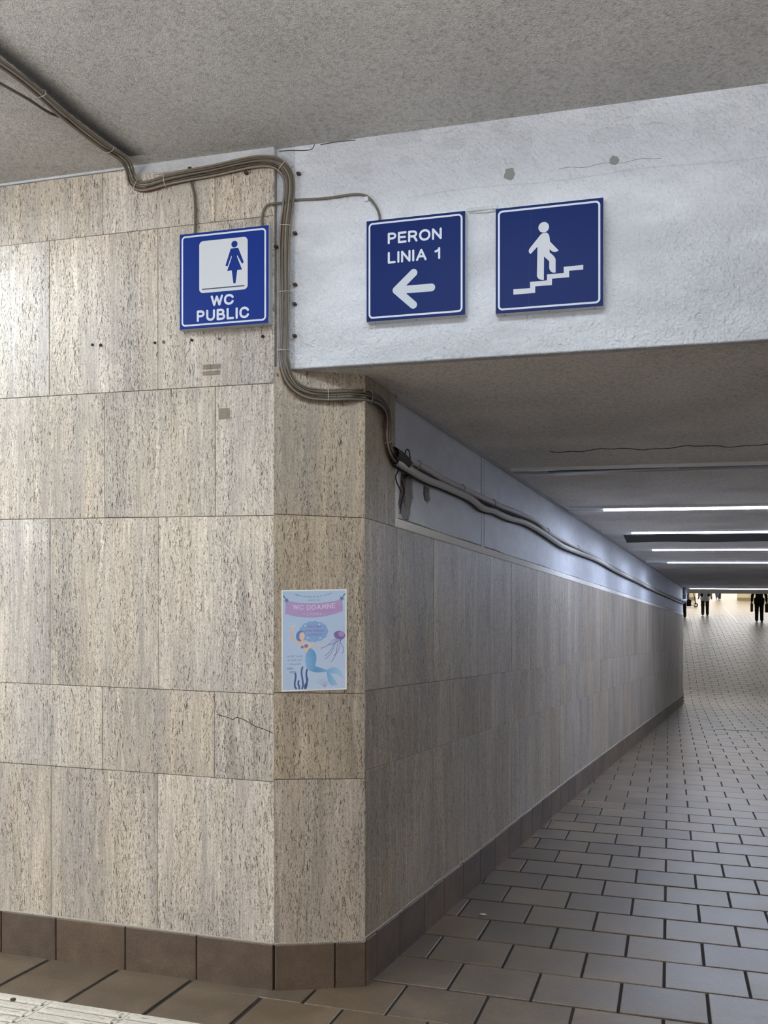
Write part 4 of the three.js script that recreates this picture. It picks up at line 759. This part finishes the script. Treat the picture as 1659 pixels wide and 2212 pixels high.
// local axes: x to the figure's left-right, y up, z towards the viewer when turn = 0 (the figure walks away along -z)
function person(x, zf, turn, look, label) {
  const yb = rise(zf), t = group('person', x, yb, zf), J = { ...look.joints }, place = (g) => g.rotateY(turn).translate(x, yb, -zf), skin = std({ color: look.skin ?? 0xb98a6c, roughness: 0.6 });
  const legs = [[J.hipL, J.kneeL, 0.082, 0.055], [J.kneeL, J.footL, 0.055, 0.04], [J.hipR, J.kneeR, 0.082, 0.055], [J.kneeR, J.footR, 0.055, 0.04]];
  const arms = [[J.shL, J.elL, 0.048, 0.038], [J.elL, J.haL, 0.038, 0.027], [J.shR, J.elR, 0.048, 0.038], [J.elR, J.haR, 0.038, 0.027]];
  const torso = [[[-0.09, 0.97, 0], [0.09, 0.97, 0], 0.105, 0.105], [[0, 1.0, 0], [0, 1.32, 0], 0.12, 0.135], [[-0.13, 1.40, 0], [0.13, 1.40, 0], 0.075, 0.075], [[0, 1.42, 0], [0, 1.54, -0.01], 0.055, 0.05]];
  const head = [[[0, 1.60, -0.01], [0, 1.67, 0], 0.078, 0.095], [[0, 1.585, -0.08], [0, 1.60, -0.09], 0.018, 0.014], [[-0.095, 1.625, 0.005], [-0.095, 1.65, 0.005], 0.014, 0.014], [[0.095, 1.625, 0.005], [0.095, 1.65, 0.005], 0.014, 0.014]];
  const body = field([...legs, ...arms, ...torso, ...head], [0.62, 1.0, 0.5], 0.9, 0.03, 64);
  const hands = [];
  for (const [e, h] of [[J.elL, J.haL], [J.elR, J.haR]]) {
    const d = new THREE.Vector3(h[0] - e[0], h[1] - e[1], h[2] - e[2]).normalize(), q = new THREE.Quaternion().setFromUnitVectors(new THREE.Vector3(0, 1, 0), d);
    const cap = (l, r, px, py, pz, ax) => { const g = new THREE.CapsuleGeometry(r, l, 3, 8).toNonIndexed(); g.translate(0, l / 2, 0); g.rotateX(ax); g.translate(px, py, pz); g.applyQuaternion(q); g.translate(...h); return g; };
    const palm = new RoundedBoxGeometry(0.075, 0.085, 0.03, 2, 0.012); palm.translate(0, 0.045, 0); palm.applyQuaternion(q); palm.translate(...h); hands.push(palm.index ? palm.toNonIndexed() : palm);
    [[-0.03, 0.058], [-0.01, 0.068], [0.01, 0.064], [0.03, 0.048]].forEach(([px, l]) => hands.push(cap(l, 0.008, px, 0.085, 0, 0.55)));
    hands.push(cap(0.05, 0.009, 0.045, 0.02, 0, 0.4));
  }
  part('body', [place(body), ...hands.map((g) => { for (const k of Object.keys(g.attributes)) if (!['position', 'normal', 'uv'].includes(k)) g.deleteAttribute(k); return place(g); })], skin, t);
  part('trousers', place(field([[[-0.09, 0.97, 0], [0.09, 0.97, 0], 0.125, 0.125], ...legs.map(([a, b, r, s], i) => [a, i % 2 ? b.map((q, n) => lerp(a[n], q, 0.93)) : b, i % 2 ? 0.078 : 0.105, i % 2 ? 0.068 : 0.078])], [0.42, 0.62, 0.46], 0.56, 0.03, 52)), std({ color: look.trousers, roughness: 0.85 }), t);
  const hem = look.hem ?? 0.92;
  part('coat', place(field([[[-0.08, hem, 0], [0.08, hem, 0], 0.135, 0.135], [[0, hem + 0.02, 0], [0, 1.32, 0], 0.15, 0.16], [[-0.14, 1.41, 0], [0.14, 1.41, 0], 0.09, 0.09], ...arms.map(([a, b, r, s], i) => [a, i % 2 ? b.map((q, n) => lerp(a[n], q, 0.93)) : b, r + 0.02, s + 0.02])], [0.62, 0.62, 0.5], 1.1, 0.03, 52)), std({ color: look.coat, roughness: 0.85 }), t);
  part('hair', place(field([[[0, 1.665, 0.02], [0, 1.70, 0.01], 0.098, 0.092], [[-0.05, 1.60, 0.05], [0.05, 1.60, 0.05], 0.055, 0.055]], [0.2, 0.24, 0.2], 1.66, 0.02, 28)), std({ color: look.hair ?? 0x2a211b, roughness: 0.7 }), t);
  for (const f of [J.footL, J.footR]) part('shoe', place(field([[[f[0], f[1] - 0.015, f[2] + 0.05], [f[0], f[1] - 0.02, f[2] - 0.13], 0.046, 0.038], [[f[0], f[1] - 0.01, f[2] + 0.02], [f[0], f[1] + 0.05, f[2] + 0.02], 0.045, 0.045]], [0.4, 0.3, 0.5], 0.2, 0.02, 40)), std({ color: look.shoes, roughness: 0.6 }), t);
  tag(t, label, 'person');
  return t;
}
const stride = (s, armOut = 0.0) => ({ hipL: [-0.095, 0.92, 0], kneeL: [-0.10, 0.5, -0.05 * s], footL: [-0.105, 0.07, 0.12 * s], hipR: [0.095, 0.92, 0], kneeR: [0.10, 0.5, -0.10 * s], footR: [0.11, 0.065, -0.16 * s], shL: [-0.19, 1.40, 0], elL: [-0.25 - armOut, 1.13, 0.03], haL: [-0.27 - armOut, 0.90, -0.03], shR: [0.19, 1.40, 0], elR: [0.25 + armOut, 1.13, 0.02], haR: [0.27 + armOut, 0.90, -0.04] });
person(1.60, 46.7, 0.05, { joints: stride(0.5), trousers: 0x2b2624, coat: 0xd2dcee, hem: 0.80, shoes: 0x4a4440, hair: 0x6a655e }, 'person in a pale blue coat and dark trousers walking away, in the middle');
person(3.74, 44.2, -0.05, { joints: stride(0.6, 0.03), trousers: 0x101013, coat: 0x0d0d10, hem: 0.84, shoes: 0x0c0c0d }, 'person dressed all in black with a bag in each hand, at the right edge');
person(0.56, 45.6, 0.25, { joints: stride(-0.5, 0.02), trousers: 0x16161b, coat: 0xc3cbe6, hem: 0.92, shoes: 0x17171a }, 'person in a white top and black trousers half hidden by the tunnel wall');
person(2.62, 55.9, 0.3, { joints: stride(0.8), trousers: 0x22263a, coat: 0x2c3148, hem: 0.90, shoes: 0xd9d9d9 }, 'farthest person, in dark clothes and pale shoes, in the glare');

function bag(name, x, y, zf, w, h, d, color, label) {
  const t = group(name, x, y, zf), g = new RoundedBoxGeometry(w, h, d, 3, 0.03); g.translate(x, y + h / 2, -zf); part('shell', g, std({ color, roughness: 0.6 }), t);
  const a = []; for (let i = 0; i <= 10; i++) { const q = i / 10 * Math.PI; a.push(V(x, y + h - 0.01 + 0.07 * Math.sin(q), zf + (0.09 * Math.cos(q)))); } part('handle', tube(a, 0.009, 24, 6), std({ color, roughness: 0.6 }), t);
  const fl = new RoundedBoxGeometry(w * 1.04, h * 0.45, d * 0.96, 2, 0.012); fl.translate(x, y + h * 0.76, -zf); part('flap', fl, std({ color, roughness: 0.5 }), t);
  tag(t, label, 'bag');
}
{
  const y = rise(44.2);
  bag('briefcase', 3.44, y + 0.44, 44.25, 0.09, 0.36, 0.40, 0x17171c, 'dark briefcase in the left hand of the person in black');
  bag('shopping_bag', 4.06, y + 0.42, 44.25, 0.16, 0.38, 0.36, 0x2a2020, 'dark bag in the right hand of the person in black');
  bag('shoulder_bag', 0.86, rise(45.6) + 0.52, 45.55, 0.20, 0.30, 0.14, 0x14141a, 'black shoulder bag of the person beside the tunnel wall');
}
{ // e-scooter, seen from behind and the side, stem upright
  const zf = 51.2, y = rise(zf), t = group('electric_scooter', 1.05, y, zf), dark = std({ color: 0x1d201f, roughness: 0.5 }), green = std({ color: 0x8fb59a, roughness: 0.5 });
  const wheel = (x) => new THREE.TorusGeometry(0.085, 0.03, 8, 22).translate(x, y + 0.115, -zf);
  const deck = new RoundedBoxGeometry(0.56, 0.07, 0.16, 2, 0.02); deck.translate(0.98, y + 0.12, -zf); part('deck', deck, green, t);
  part('wheel', wheel(0.70), dark, t); part('wheel', wheel(1.30), dark, t);
  for (const x of [0.70, 1.30]) part('hub', new THREE.CylinderGeometry(0.03, 0.03, 0.07, 14).rotateX(Math.PI / 2).translate(x, y + 0.115, -zf), green, t);
  part('stem', tube([V(1.30, y + 0.16, zf), V(1.24, y + 0.5, zf), V(1.12, y + 1.15, zf)], 0.026, 16, 8), dark, t);
  part('fork', tube([V(1.30, y + 0.115, zf - 0.05), V(1.305, y + 0.24, zf - 0.045), V(1.285, y + 0.30, zf)], 0.02, 12, 8), dark, t);
  part('handlebar', tube([V(1.10, y + 1.14, zf - 0.24), V(1.12, y + 1.15, zf), V(1.10, y + 1.14, zf + 0.24)], 0.018, 14, 8), dark, t);
  tag(t, 'dark electric scooter with a greenish deck standing beyond the tunnel wall end', 'scooter');
}
renderer.render(scene, camera);
